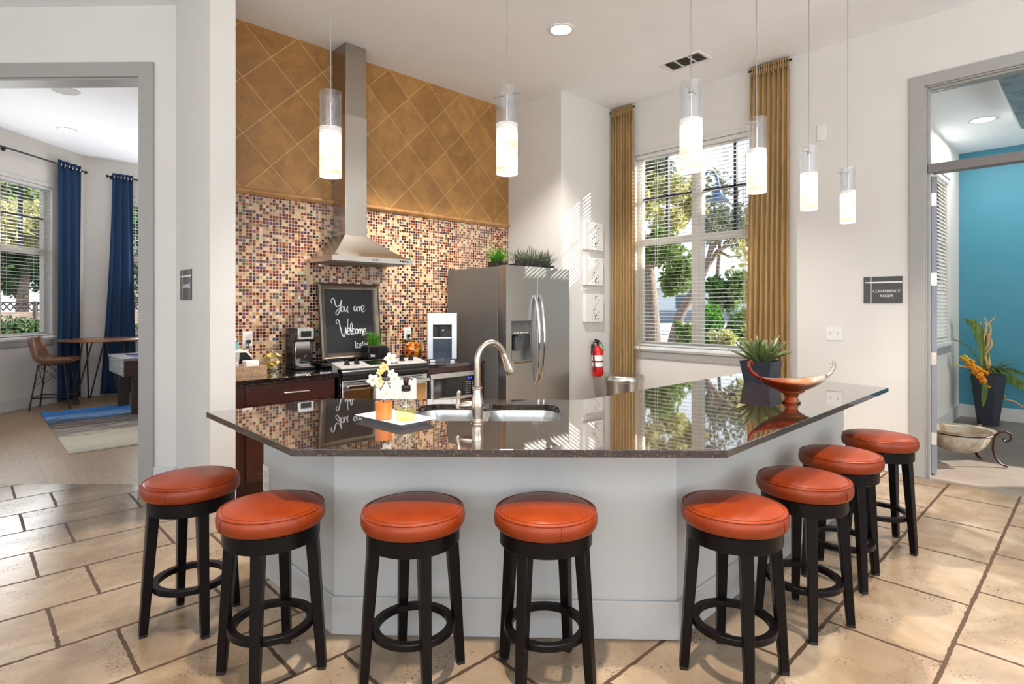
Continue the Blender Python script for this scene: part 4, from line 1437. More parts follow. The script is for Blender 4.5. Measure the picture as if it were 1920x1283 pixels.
MB().extrude([(-0.13, 0.171), (0.15, 0.171), (0.19, 0.13), (0.20, 0.14), (0.155, 0.19), (-0.13, 0.19)], 'y', -0.06, 0.06).build('shelf', MT['paper'], og)
o = MB().box((1.512, 5.15, 1.106), (1.575, 5.21, 1.17)).build('sweetener_box', pm('blue_carton', (30, 84, 190), 0.45), bevel=0.006)
tag(o, 'small blue carton on the organizer shelf', 'box')
sh = thing('salt_shaker', 'small clear shaker with teal filling on the organizer shelf', 'shaker', (1.70, 5.17, 1.106))
MB().lathe([(0, 0), (0.018, 0), (0.02, 0.06), (0.016, 0.07), (0, 0.07)], n=18).build('filling', pm('teal_filling', (70, 178, 190), 0.4), sh)
MB().lathe([(0.017, 0.07), (0.019, 0.085), (0.014, 0.11), (0, 0.113)], n=18).build('cap', MT['chrome'], sh)

def outlet(label, x, z, plug=None, y=5.25):
    t = thing('wall_outlet', label, 'outlet', (x, y, z))
    MB().box((-0.042, -0.008, -0.066), (0.042, 0, 0.066)).build('cover_plate', MT['plastic'], t, bevel=0.002)
    for zc in (-0.024, 0.024):
        MB().box((-0.018, -0.0105, zc - 0.016), (0.018, -0.0075, zc + 0.016)).build('socket', pm('socket_face_cream', (208, 204, 196), 0.35), t, bevel=0.003)
    if plug is not None:
        pb = MB().box((-0.016, -0.04, plug - 0.016), (0.016, -0.01, plug + 0.016))
        pb.tube([(0, -0.035, plug - 0.01), (0.002, -0.04, plug - 0.06), (0.01, -0.03, plug - 0.13), (0.03, -0.012, plug - 0.20), (0.06, -0.012, plug - 0.26)], 0.0045, 8)
        pb.build('plug', MT['black'], t, bevel=0.003)
    return t
outlet('white wall outlet on the mosaic left of the coffee maker', 1.825, 1.195, -0.024)
outlet('white wall outlet with a black plug above the amber glass globe', 3.487, 1.19, -0.024)

# plant in a square glass vase
gp = thing('potted_grass', 'short green grass in a dark glass cube on the cooktop', 'potted plant', (2.915, 4.96, 0.965))
MB().box((-0.105, -0.075, 0), (0.105, 0.075, 0.13)).build('vase', pm('smoked_glass', (30, 26, 26), 0.06), gp, bevel=0.004)
MB().box((-0.095, -0.065, 0.128), (0.095, 0.065, 0.138)).build('pebbles', MT['soil'], gp)
g = MB()
for i in range(70):
    a = rnd.uniform(0, 2 * PI)
    t_ = rnd.uniform(0.1, 0.85)
    g.blade((rnd.uniform(-0.05, 0.05), rnd.uniform(-0.03, 0.03), 0.135), (math.cos(a) * t_, math.sin(a) * t_, 1), rnd.uniform(0.11, 0.19), 0.009, 0.55, 5)
g.build('grass', MT['leafbright'], gp, fix=False)
tgp = MB().box((-0.10, -0.077, 0.022), (-0.025, -0.074, 0.062)).build('sticker', pm('black_sticker', (14, 14, 14), 0.4), gp)
text('sticker_print', 'lvs', 0.042, frame_m((-0.062, -0.0785, 0.045), (1, 0, 0), (0, 0, 1)), MT['chalk'], tgp)

# amber glass globe
am = thing('amber_glass_globe', 'crackled amber glass globe on the right kitchen counter', 'ornament', (3.478, 5.135, 0.915))
ma = NT('amber_crackle_glass')
vo = ma.n('TexVoronoi'); vo.inputs['Scale'].default_value = 34
ma.l(ma.coord(), vo.inputs['Vector'])
sp_ = ma.n('SeparateColor'); ma.l(vo.outputs['Color'], sp_.inputs[0])
ma.col(ma.ramp(sp_.outputs[0], [(0.0, lin((88, 34, 8))), (0.4, lin((190, 92, 20))), (0.8, lin((232, 140, 40))), (1.0, lin((250, 190, 90)))]))
ma.set(Roughness=0.08)
ma.b.inputs['Coat Weight'].default_value = 0.6
ma.bump(vo.outputs['Distance'], 0.5, 0.01)
MB().lathe([(0, 0.0), (0.05, 0.0), (0.075, 0.02), (0.09, 0.06), (0.09, 0.12), (0.082, 0.16), (0.06, 0.182), (0.03, 0.19), (0, 0.19)], n=36).build('globe', ma.m, am)
MB().lathe([(0, 0.19), (0.03, 0.19), (0.03, 0.199), (0, 0.2)], n=20).build('stopper', MT['black'], am)

# water dispenser
wd = thing('water_dispenser', 'black and silver countertop water dispenser beside the refrigerator', 'water dispenser', (3.545, 4.70, 0.915), R(-35))
wd.scale = (0.82, 0.9, 1.0)
MT['silver'] = pm('silver_plastic', (196, 200, 204), 0.3, 0.3)
b_ = MB()
b_.box((-0.185, 0.07, 0.0), (0.195, 0.36, 0.505)).box((-0.185, 0.0, 0.0), (0.195, 0.07, 0.03)).box((-0.185, 0.012, 0.03), (-0.165, 0.07, 0.505)).box((0.175, 0.012, 0.03), (0.195, 0.07, 0.505))
b_.build('body', pm('navy_black_plastic', (22, 28, 36), 0.2), wd, bevel=0.004)
sd = MB()
sd.box((-0.185, 0.0, 0.03), (-0.115, 0.014, 0.50)).box((0.115, 0.0, 0.03), (0.180, 0.014, 0.50))
sd.build('side_column', MT['silver'], wd, bevel=0.004)
MB().box((-0.115, 0.0, 0.38), (0.115, 0.07, 0.50)).build('top_panel', MT['plastic'], wd, bevel=0.004)
MB().box((-0.115, 0.02, 0.25), (0.115, 0.07, 0.38)).build('tap_housing', MT['blackglass'], wd, bevel=0.01)
MB().box((-0.115, 0.008, 0.236), (0.115, 0.07, 0.25)).build('shelf', MT['silver'], wd, bevel=0.003)
MB().box((-0.115, 0.055, 0.03), (0.115, 0.071, 0.236)).build('recess', pm('dark_blue_recess', (44, 60, 76), 0.25), wd)
MB().tube([(0.0, 0.02, 0.32), (0.012, 0.008, 0.322), (0.02, 0.008, 0.332)], 0.005, 8).build('tap_mark', MT['chalk'], wd)
ft = MB()
ft.box((-0.15, -0.004, 0.004), (-0.09, 0.002, 0.022)).box((0.10, -0.004, 0.004), (0.15, 0.002, 0.016))
ft.build('foot_label', MT['plastic'], wd)

# planters on the refrigerator
p1 = thing('potted_grass', 'bright green bushy plant in a small black pot on the refrigerator', 'potted plant', (4.125, 4.50, 1.896))
MB().box((-0.07, -0.07, 0), (0.07, 0.07, 0.06)).build('pot', MT['black'], p1, bevel=0.004)
g = MB()
for i in range(170):
    a = rnd.uniform(0, 2 * PI)
    t_ = rnd.uniform(0.1, 1.1)
    g.blade((rnd.uniform(-0.05, 0.05), rnd.uniform(-0.05, 0.05), 0.055), (math.cos(a) * t_, math.sin(a) * t_, 1), rnd.uniform(0.09, 0.24), 0.010, 0.8, 4)
g.build('foliage', MT['leafbright'], p1, fix=False)
p2 = thing('planter_trough', 'long black trough of arching grey green grass on the refrigerator', 'potted plant', (4.62, 4.50, 1.896))
MB().box((-0.27, -0.075, 0), (0.33, 0.075, 0.055)).build('trough', MT['black'], p2, bevel=0.004)
g = MB()
for i in range(420):
    a = rnd.uniform(0, 2 * PI)
    t_ = rnd.uniform(0.2, 1.3)
    x = rnd.uniform(-0.2, 0.30)
    g.blade((x, rnd.uniform(-0.06, 0.06), 0.05), (math.cos(a) * t_ if x < 0.08 else -abs(math.cos(a)) * t_ + 0.25, math.sin(a) * t_ - (0.3 if x > 0 else 0), 1), rnd.uniform(0.12, 0.27) * (1 - 0.25 * max(0, x)), 0.011, 1.3, 5)
g.build('grass', MT['leafgrey'], p2, fix=False)

# ================================================================== things on the bar
ty = thing('serving_tray', 'white rectangular porcelain tray on the bar', 'tray', (1.535, 2.415, 0.915), R(4))
t_ = MB()
rows = []
for (hx, hy_, z) in ((0.075, 0.155, 0.0), (0.08, 0.16, 0.003), (0.104, 0.187, 0.020), (0.108, 0.191, 0.022), (0.102, 0.184, 0.021), (0.078, 0.156, 0.008), (0.06, 0.14, 0.007)):
    rows.append([(p[0], p[1], z) for p in rrect(-hx, hx, -hy_, hy_, 0.012, 3)])
t_.grid(rows, closed=True)
t_.poly([Vector(p) for p in rows[0]])
t_.poly([Vector(p) for p in rows[-1]])
t_.build('tray_dish', pm('white_porcelain', (238, 238, 238), 0.08), ty)

PX = Vector((W(1, 0)[0], W(1, 0)[1], 0))
PY = Vector((W(0, 1)[0], W(0, 1)[1], 0))
fp = thing('flower_pot', 'small orange pot of white orchid blossoms on the porcelain tray', 'potted flower', (1.503, 2.468, 0.923))
MB().lathe([(0, 0), (0.038, 0), (0.040, 0.004), (0.0415, 0.078), (0.042, 0.083), (0.038, 0.083), (0.036, 0.075), (0, 0.072)], n=32).build('pot', pm('orange_ceramic', (226, 128, 60), 0.35), fp)
MB().lathe([(0, 0.076), (0.036, 0.0745)], n=20).build('moss', MT['soil'], fp)
def fpos(px, py, d=0.0):
    return PX * ((px - 720) * 2.8 / 1075) + PY * d + Vector((0, 0, (783 - py) * 2.8 / 1075))
st = MB()
st.tube([fpos(720, 757), fpos(719, 742, 0.005), fpos(714, 728), fpos(722, 712, 0.01), fpos(723, 696), fpos(727, 680), fpos(733, 672)], 0.0022, 6)
st.tube([fpos(714, 728), fpos(706, 715), fpos(702, 708)], 0.0018, 6)
st.tube([fpos(722, 712, 0.01), fpos(734, 704), fpos(742, 706)], 0.0018, 6)
st.build('stem', pm('brown_stem', (92, 70, 46), 0.6), fp)
lf = MB()
for (px, py, ang, ln) in ((731, 718, 1.2, 0.06), (712, 716, 2.0, 0.05), (727, 708, 0.5, 0.05), (708, 724, 2.8, 0.045), (714, 690, 2.9, 0.06), (733, 726, 1.9, 0.055)):
    lf.blade(fpos(px, py, 0.0), PX * math.cos(ang) + Vector((0, 0, math.sin(ang))) - PY * 0.15, ln, 0.022, 0.4, 5)
lf.build('leaf', MT['leafgrey'], fp, fix=False)
MT['pollen'] = pm('yellow_flower_centre', (222, 190, 70), 0.5)
MT['cream'] = cloth('cream_petal', (238, 226, 160), 0.3, 0, var=0.1)
for i, (px, py, r_, m) in enumerate(((734, 669, 0.030, 'petal'), (701, 709, 0.030, 'petal'), (711, 712, 0.027, 'cream'), (742, 707, 0.029, 'petal'), (726, 735, 0.031, 'petal'), (722, 685, 0.024, 'cream'), (714, 694, 0.018, 'cream'), (736, 697, 0.022, 'petal'))):
    c = fpos(px, py, -0.018 + 0.004 * (i % 3))
    nrm = (-PY + PX * rnd.uniform(-0.5, 0.5) + Vector((0, 0, rnd.uniform(0.0, 0.6)))).normalized()
    s1 = nrm.cross(Vector((0, 0, 1))).normalized()
    s2 = s1.cross(nrm).normalized()
    fl = MB()
    for k in range(5):
        a = 2 * PI * k / 5 + i
        d = s1 * math.cos(a) + s2 * math.sin(a)
        e = nrm.cross(d).normalized()
        ring = []
        for j in range(9):
            b = PI * j / 8
            rad = r_ * (0.12 + 0.88 * math.sin(b / 2) ** 1.0)
        rows = []
        for j in range(5):
            t = j / 4
            w = r_ * 0.78 * math.sin(PI * (0.12 + 0.80 * t)) ** 0.8
            p = c + d * (r_ * 0.1 + r_ * 0.95 * t) + nrm * (0.006 * math.sin(PI * t))
            rows.append([p - e * w * 0.5, p + nrm * 0.0025, p + e * w * 0.5])
        fl.grid(rows)
    o = fl.build('blossom', MT[m], fp, fix=False)
    MB().ball(c + nrm * 0.004, 0.0055, 1).build('flower_centre', MT['pollen'], o)

sb = thing('soap_dispenser', 'clear glass soap bottle with a bronze pump on the porcelain tray', 'soap dispenser', (1.566, 2.368, 0.923))
MB().lathe([(0, 0.001), (0.044, 0.001), (0.048, 0.006), (0.049, 0.07), (0.046, 0.088), (0.034, 0.108), (0.021, 0.122), (0.018, 0.135), (0.018, 0.142)], n=36).build('bottle', MT['clear'], sb)
lq = NT('pale_green_soap')
lq.t.nodes.remove(lq.b)
_t = lq.n('BsdfTransparent'); _t.inputs[0].default_value = lin((242, 244, 204))
_d = lq.n('BsdfTranslucent'); _d.inputs[0].default_value = lin((226, 222, 160))
_x = lq.n('MixShader'); _x.inputs[0].default_value = 0.12
lq.l(_t.outputs[0], _x.inputs[1]); lq.l(_d.outputs[0], _x.inputs[2]); lq.l(_x.outputs[0], lq.out.inputs[0])
MB().lathe([(0, 0.004), (0.043, 0.004), (0.0455, 0.008), (0.0465, 0.052), (0, 0.052)], n=32).build('liquid_soap', lq.m, sb)
MT['bronze'] = pm('bronze_pump', (58, 46, 40), 0.3, 0.6)
pu = MB().lathe([(0.019, 0.140), (0.023, 0.143), (0.023, 0.150), (0.020, 0.153), (0.023, 0.157), (0.022, 0.168), (0.010, 0.172), (0.012, 0.178), (0.015, 0.202), (0.013, 0.206), (0, 0.207)], n=24)
pu.tube([PX * 0.0 + Vector((0, 0, 0.200)), PX * 0.02 + Vector((0, 0, 0.203)), PX * 0.032 + Vector((0, 0, 0.197))], 0.0045, 8)
pu.build('pump', MT['bronze'], sb)
MB().tube([(0, 0, 0.012), (0, 0, 0.14)], 0.0022, 6).build('dip_tube', MT['plastic'], sb)

# agave
ag = thing('potted_agave', 'spiky agave in a square charcoal pot at the far end of the bar', 'potted plant', (*W(1.855, 4.27), 0.915))
MT['charcoal'] = pm('charcoal_pot', (38, 42, 52), 0.45)
rows = []
for (h_, z) in ((0.09, 0.0), (0.112, 0.150), (0.114, 0.160), (0.104, 0.160), (0.100, 0.140)):
    rows.append([(h_, h_, z), (-h_, h_, z), (-h_, -h_, z), (h_, -h_, z)])
pb = MB().grid(rows, closed=True)
pb.poly([Vector(p) for p in rows[0]])
pb.build('pot', MT['charcoal'], ag, ang=30)
MB().box((-0.1, -0.1, 0.128), (0.1, 0.1, 0.144)).build('white_pebbles', pm('white_pebbles', (190, 188, 180), 0.7, var=0.4, scale=80, bump=0.6), ag)
av = NT('agave_leaf')
_g = av.n('TexCoord'); _s = av.n('SeparateXYZ'); av.l(_g.outputs['Object'], _s.inputs[0])
av.col(av.mix(av.noise(av.coord(), 14, 3), lin((46, 62, 40)), lin((98, 116, 58))))
av.set(Roughness=0.4)
lf = MB()
for i in range(30):
    lvl = i // 10
    a = 2 * PI * (i % 10) / 10 + lvl * 0.31 + rnd.uniform(-0.08, 0.08)
    tilt = (1.5, 0.85, 0.35)[lvl] * rnd.uniform(0.85, 1.15)
    ln = (0.24, 0.25, 0.20)[lvl] * rnd.uniform(0.9, 1.12)
    lf.blade((0.02 * math.cos(a), 0.02 * math.sin(a), 0.14), (math.cos(a) * tilt, math.sin(a) * tilt, 1), ln, 0.050, 0.25 if lvl else 0.4, 6, fold=0.28)
lf.build('leaves', av.m, ag, solid=0.004)

# orange glass bowl
gb_ = thing('glass_bowl', 'orange and clear art glass bowl with curled ends on the bar', 'bowl', (3.49, 1.275, 0.918), math.atan2(PX.y, PX.x))
og_ = NT('orange_art_glass')
og_.t.nodes.remove(og_.b)
_c = og_.n('TexCoord'); _s = og_.n('SeparateXYZ'); og_.l(_c.outputs['Object'], _s.inputs[0])
_nz = og_.noise(og_.coord((1, 1, 1)), 11, 3)
_f = og_.math('ADD', og_.math('MULTIPLY', _s.outputs['X'], 2.6), og_.math('MULTIPLY', _nz, 0.9))
_cl = og_.ramp(_f, [(0.05, lin((226, 74, 30))), (0.38, lin((240, 120, 52))), (0.62, lin((248, 196, 150))), (0.85, lin((248, 240, 230)))])
_t = og_.n('BsdfTransparent'); _gl = og_.n('BsdfGlossy'); _gl.inputs['Roughness'].default_value = 0.03
_tl = og_.n('BsdfDiffuse')
og_.l(_cl, _t.inputs[0]); og_.l(_cl, _tl.inputs[0])
_l = og_.n('LayerWeight'); _l.inputs['Blend'].default_value = 0.3
_m1 = og_.n('MixShader'); _m1.inputs[0].default_value = 0.18
og_.l(_t.outputs[0], _m1.inputs[1]); og_.l(_tl.outputs[0], _m1.inputs[2])
_m2 = og_.n('MixShader')
og_.l(_l.outputs['Fresnel'], _m2.inputs[0]); og_.l(_m1.outputs[0], _m2.inputs[1]); og_.l(_gl.outputs[0], _m2.inputs[2])
og_.l(_m2.outputs[0], og_.out.inputs[0])
g = MB()
rows = []
NL = 28
for i in range(NL + 1):
    t = -1 + 2 * i / NL
    x = 0.215 * t
    w = 0.115 * max(0.03, (1 - abs(t) ** 1.6)) ** 0.75 + 0.006
    zr = 0.125 + 0.035 * abs(t) ** 2.5
    zc = 0.055 + (zr - 0.062) * abs(t) ** 1.3
    row = []
    for j in range(11):
        s = -1 + 2 * j / 10
        row.append((x, w * s, zc + (zr - zc) * abs(s) ** 1.7))
    rows.append(row)
g.grid(rows)
go = g.build('bowl_body', og_.m, gb_, solid=0.006)
ft = MB().lathe([(0.048, 0.0), (0.050, 0.004), (0.040, 0.012), (0.032, 0.03), (0.042, 0.05), (0.075, 0.068)], n=28, sy=0.8)
ft.build('foot', og_.m, gb_, solid=0.005)
for s in (-1, 1):
    pts = [(s * 0.205, 0, 0.155), (s * 0.230, 0, 0.175), (s * 0.248, 0, 0.205), (s * 0.250, 0, 0.228), (s * 0.238, 0, 0.240), (s * 0.224, 0, 0.232), (s * 0.226, 0, 0.218)]
    MB().tube(pts, [0.012, 0.011, 0.010, 0.009, 0.008, 0.007, 0.005], 12).build('curled_end', og_.m, gb_)

# ================================================================== curtains, pictures and fittings on the walls
def curtain_rows(p0, p1, nrm, z0, z1, folds, amp, flare=(0, 0), nz=14, per=10, seed=1, head=0.0, curve=1.0):
    """wavy sheet hung between two plan points; flare = how far each edge moves outwards at the foot"""
    r = random.Random(seed)
    p0, p1, nrm = Vector(p0), Vector(p1), Vector(nrm)
    d = (p1 - p0)
    L = d.length
    d.normalize()
    n = folds * per
    ph = [r.uniform(-0.5, 0.5) for _ in range(folds + 1)]
    rows = []
    for k in range(nz + 1):
        t = k / nz
        z = z1 + (z0 - z1) * t
        a0 = -flare[0] * t ** curve
        a1 = L + flare[1] * t ** curve
        row = []
        for i in range(n + 1):
            s = i / n
            u = a0 + (a1 - a0) * s
            f = s * folds
            ii = int(min(f, folds - 1e-6))
            w = math.sin(2 * PI * (f + 0.12 * ph[ii] * t + 0.04 * math.sin(5 * t + ii)))
            aa = amp * (0.55 + 0.45 * t) * (0.8 + 0.4 * abs(ph[ii]))
            q = p0 + d * u + nrm * (w * aa)
            row.append((q.x, q.y, z))
        rows.append(row)
    return rows

def gold_curtain(label, b0, b1, foot, sheer, seed):
    t = thing('window_curtain', label, 'curtain', (0, 0, 0), 0, 'gold sheer curtains at the kitchen window')
    MB().grid(curtain_rows((5.93, b0, 0), (5.93, b1, 0), (1, 0, 0), 0.03, 3.88, 8, 0.034, foot, seed=seed)).build('drape', MT['gold'], t, solid=0.002, ang=80)
    MB().grid(curtain_rows((5.925, b0 - 0.004, 0), (5.925, b1 + 0.004, 0), (1, 0, 0), 3.86, 3.965, 16, 0.016, nz=3, per=6, seed=seed + 1)).build('gathered_heading', MT['gold'], t, solid=0.002, ang=80)
    MB().grid(curtain_rows((5.955, sheer[0], 0), (5.955, sheer[1], 0), (1, 0, 0), 0.04, sheer[2], 6, 0.014, seed=seed + 2)).build('string_sheer', MT['goldsheer'], t, ang=80)
    MB().tube([(5.935, min(b0, b1) - 0.02, 3.93), (5.935, max(b0, b1) + 0.02, 3.93)], 0.011, 10).build('curtain_rod', MT['blackm'], t)
gold_curtain('gold sheer curtain at the left edge of the kitchen window, in the corner', 4.345, 4.02, (0, 0.02), (4.06, 3.93, 3.0), 3)
gold_curtain('gold sheer curtain at the right edge of the kitchen window, over the agave', 2.575, 2.185, (0.06, 0.0), (2.66, 2.50, 3.1), 11)

cvs = NT('splatter_canvas')
_tc = cvs.n('TexCoord'); _sp = cvs.n('SeparateXYZ'); cvs.l(_tc.outputs['Object'], _sp.inputs[0])
_vo = cvs.n('TexVoronoi'); _vo.inputs['Scale'].default_value = 46; cvs.l(cvs.coord((1, 0.01, 1)), _vo.inputs['Vector'])
_sep = cvs.n('SeparateColor'); cvs.l(_vo.outputs['Color'], _sep.inputs[0])
_dot = cvs.math('LESS_THAN', _vo.outputs['Distance'], cvs.math('MULTIPLY', _sep.outputs[0], 0.55))
_wob = cvs.math('MULTIPLY', cvs.math('SUBTRACT', cvs.noise(cvs.coord((1, 0.01, 1)), 9, 3), 0.5), 0.3)
_band = cvs.math('LESS_THAN', cvs.math('ABSOLUTE', cvs.math('ADD', cvs.math('SUBTRACT', _sp.outputs['X'], 0.04), _wob)), 0.05)
_end = cvs.math('LESS_THAN', cvs.math('ABSOLUTE', _sp.outputs['Z']), 0.145)
_fac = cvs.math('MULTIPLY', cvs.math('MULTIPLY', _dot, _band), _end)
_ink = cvs.ramp(_sep.outputs[1], [(0.0, lin((44, 44, 48))), (0.5, lin((90, 88, 90))), (0.8, lin((60, 64, 96))), (0.92, lin((140, 130, 60)))], const=True)
cvs.col(cvs.mix(_fac, lin((226, 223, 216)), _ink))
cvs.set(Roughness=0.8)
for (z, lab) in ((2.338, 'top one of three white splatter canvases stacked beside the gold curtain'), (1.908, 'middle one of three white splatter canvases, level with the refrigerator top'), (1.462, 'bottom one of three white splatter canvases, above the fire extinguisher')):
    o = MB().box((-0.176, -0.022, -0.168), (0.176, 0.022, 0.168)).build('canvas_picture', cvs.m, loc=(5.56, 4.346, z), bevel=0.003)
    tag(o, lab, 'picture', 'splatter canvases')
    if z > 2:
        o.scale = (1, 1, 1.0)

# fire extinguisher
fe = thing('fire_extinguisher', 'red fire extinguisher with a green tag on the wall below the canvases', 'fire extinguisher', (5.575, 4.285, 0.64))
MB().lathe([(0, 0), (0.05, 0), (0.064, 0.012), (0.066, 0.03), (0.066, 0.29), (0.058, 0.325), (0.036, 0.35), (0.022, 0.362), (0.022, 0.375), (0, 0.375)], n=32).build('cylinder', MT['red'], fe)
MB().lathe([(0.0668, 0.12), (0.0668, 0.17)], n=32).build('label', MT['paper'], fe)
lb = MB().lathe([(0.0668, 0.19), (0.0668, 0.255)], n=32).build('label', MT['paper'], fe)
MB().lathe([(0.0672, 0.175), (0.0672, 0.184)], n=32).build('strap', MT['black'], fe)
vv = MB()
vv.tube([(0, 0, 0.37), (0, 0, 0.41)], 0.016, 12).box((-0.06, -0.011, 0.41), (0.035, 0.011, 0.425)).hexa([(-0.055, -0.009, 0.432), (0.02, -0.009, 0.426), (0.02, 0.009, 0.426), (-0.055, 0.009, 0.432), (-0.058, -0.009, 0.452), (0.02, -0.009, 0.436), (0.02, 0.009, 0.436), (-0.058, 0.009, 0.452)])
vv.build('valve', MT['black'], fe, bevel=0.003)
MB().tube([(0.02, -0.02, 0.40), (0.02, -0.035, 0.40)], 0.014, 14).build('gauge', MT['chrome'], fe)
MB().tube([(-0.03, 0, 0.41), (-0.07, 0, 0.42), (-0.088, 0, 0.38), (-0.086, -0.005, 0.25), (-0.078, -0.01, 0.12), (-0.074, -0.012, 0.07)], [0.009, 0.009, 0.009, 0.009, 0.010, 0.014], 10).build('hose', MT['black'], fe)
MB().hexa([(0.035, -0.055, 0.30), (0.078, -0.040, 0.30), (0.078, -0.038, 0.30), (0.035, -0.053, 0.30), (0.012, -0.050, 0.385), (0.055, -0.035, 0.385), (0.055, -0.033, 0.385), (0.012, -0.048, 0.385)]).build('inspection_tag', pm('green_card', (70, 190, 100), 0.6), fe, smooth=False)
MB().box((-0.02, 0.06, 0.25), (0.02, 0.0855, 0.38)).build('wall_bracket', MT['blackm'], fe)

# trash can
tc_ = thing('trash_can', 'round stainless trash can in the corner under the gold curtain', 'trash can', (5.44, 3.82, 0))
MB().lathe([(0, 0.0), (0.222, 0.0), (0.226, 0.02), (0.226, 0.63), (0, 0.63)], n=48).build('bin_body', MT['steelv'], tc_)
MB().lathe([(0, 0.63), (0.234, 0.63), (0.236, 0.64), (0.234, 0.695), (0.225, 0.706), (0.1, 0.712), (0, 0.713)], n=48).build('lid', MT['steelv'], tc_)

# switch, blank plate, signs
sw = thing('light_switch', 'double white light switch plate on the wall below the conference sign', 'light switch', (6.0, 1.80, 1.226))
MB().box((-0.007, -0.072, -0.067), (0, 0.072, 0.067)).build('cover_plate', MT['plastic'], sw, bevel=0.002)
for y in (-0.03, 0.03):
    MB().box((-0.011, y - 0.006, -0.013), (-0.006, y + 0.006, 0.013)).box((-0.018, y - 0.004, 0.0), (-0.008, y + 0.004, 0.010)).build('toggle', pm('toggle_white', (206, 203, 198), 0.3), sw, bevel=0.001)
bp = MB().box((5.992, 1.872, 3.085), (6.0, 1.953, 3.237)).build('blank_plate', MT['plastic'], bevel=0.002)
tag(bp, 'blank white cover plate high on the wall between two pendants', 'plate')

MT['signgrey'] = pm('sign_charcoal', (74, 73, 71), 0.45)
MT['signdark'] = pm('sign_pattern', (104, 102, 98), 0.45)
MT['signwhite'] = pm('sign_white', (232, 230, 226), 0.4)
def sign(label, M, w, h, msg, strip):
    """M: local x right, y up, z out of the wall"""
    t = thing('room_sign', label, 'sign')
    MB().box((-w / 2, -h / 2, 0), (w / 2, h / 2, 0.008), M).build('plaque', MT['signgrey'], t, bevel=0.001)
    bars = MB()
    xb = -w / 2 + strip
    yb = h / 2 - 0.052
    bars.box((xb - 0.004, -h / 2, 0.0075), (xb + 0.004, h / 2, 0.0095), M).box((-w / 2 + 0.01, yb - 0.006, 0.0075), (w / 2, yb + 0.006, 0.0098), M)
    bars.build('white_bars', MT['signwhite'], t, smooth=False)
    pt = MB()
    for i, yy in enumerate((0.33, 0.05, -0.2, -0.42)):
        cx, cy_ = -w / 2 + strip * 0.48, h * yy
        r0 = strip * 0.27
        ring = [M @ Vector((cx + r0 * math.cos(2 * PI * k / 20), min(h / 2 - 0.004, cy_ + r0 * math.sin(2 * PI * k / 20)), 0.0082)) for k in range(20)]
        pt.tube(ring, 0.0028, 5, closed=True)
    pt.build('ring_pattern', MT['signdark'], t)
    for i, (s, yy, sz) in enumerate(msg):
        text('lettering', s, sz, M @ Matrix.Translation(((strip) / 2, yy, 0.0085)), MT['signwhite'], t, extrude=0.0006)
    return t
sign('charcoal sign reading CONFERENCE ROOM on the wall by the door frame', frame_m((6.0, 1.4025, 1.63), (0, -1, 0), (0, 0, 1)), 0.30, 0.24,
     [('CONFERENCE', -0.013, 0.0335), ('ROOM', -0.056, 0.0335)], 0.058)
sign('narrow looking charcoal sign reading GAMING on the left stub wall', frame_m((1.295, 5.055, 1.65), (0, -1, 0), (0, 0, 1)), 0.30, 0.24,
     [('GAMING', -0.012, 0.048)], 0.058)

# ================================================================== gaming room
def Lb(s, out, z=0.0):
    """point on the bay wall: s along it, out into the room"""
    c = math.cos(GLR)
    return Vector((GL0[0] + s * c + out * c, GL0[1] + s * c - out * c, z))

def ring_curtain(name_label, p0, p1, nrm, z0, z1, flare, folds, rodpts, brk, seed, zrod, curve=1.0):
    t = thing('window_curtain', name_label, 'curtain', (0, 0, 0), 0, 'navy curtains in the gaming room')
    MB().grid(curtain_rows(p0, p1, nrm, z0, z1, folds, 0.042, flare, seed=seed, curve=curve)).build('drape', MT['navy'], t, solid=0.003, ang=80)
    gr = MB()
    p0v, p1v = Vector(p0), Vector(p1)
    for i in range(folds * 2):
        q = p0v.lerp(p1v, (i + 0.5) / (folds * 2))
        ring = [q + Vector(nrm) * (0.026 * math.cos(2 * PI * k / 16)) + Vector((0, 0, zrod + 0.026 * math.sin(2 * PI * k / 16))) for k in range(16)]
        gr.tube(ring, 0.006, 6, closed=True)
    gr.build('grommet', MT['chrome'], t)
    r = thing('curtain_rod', 'black curtain rod ' + brk[2], 'curtain rod', (0, 0, 0), 0, 'black curtain rods in the gaming room')
    a, b = Vector(rodpts[0]), Vector(rodpts[1])
    MB().tube([a, b], 0.013, 12).build('rod', MT['blackm'], r)
    dd = (b - a).normalized()
    for e_, s_ in ((a, -1), (b, 1)):
        MB().lathe([(0, 0), (0.02, 0.0), (0.024, 0.014), (0.02, 0.028), (0, 0.03)], n=16, M=Matrix.Translation(e_) @ (dd * s_).to_track_quat('Z', 'Y').to_matrix().to_4x4()).build('finial', MT['blackm'], r)
    for f in brk[0]:
        q = a.lerp(b, f)
        MB().tube([q, q - Vector(nrm) * brk[1]], 0.008, 8).tube([q - Vector(nrm) * (brk[1] - 0.012), q - Vector(nrm) * brk[1]], 0.035, 16).build('bracket', MT['blackm'], r)
    return t
bn = Vector((math.cos(GLR), -math.cos(GLR), 0))
s0, s1 = (1.035 + 1.2) * math.sqrt(2), (1.36 + 1.2) * math.sqrt(2)
ring_curtain('navy curtain beside the window over the brown bar chair', Lb(s0, 0.085), Lb(s1, 0.085), bn, 0.02, 3.76, (0.0, -0.02), 3,
             (Lb(0.6, 0.085, 3.69), Lb(3.71, 0.085, 3.69)), ((0.55,), 0.085, 'over the window beside the brown chair'), 5, 3.69)
ring_curtain('navy curtain spreading at the foot behind the round pub table', Vector((1.86, 11.645, 0)), Vector((2.15, 11.645, 0)), Vector((0, -1, 0)), 0.02, 3.74, (0.17, 0.06), 3,
             ((1.80, 11.645, 3.68), (4.1, 11.645, 3.68)), ((0.03, 0.9), 0.085, 'over the window partly hidden by the doorway'), 9, 3.68, 1.5)

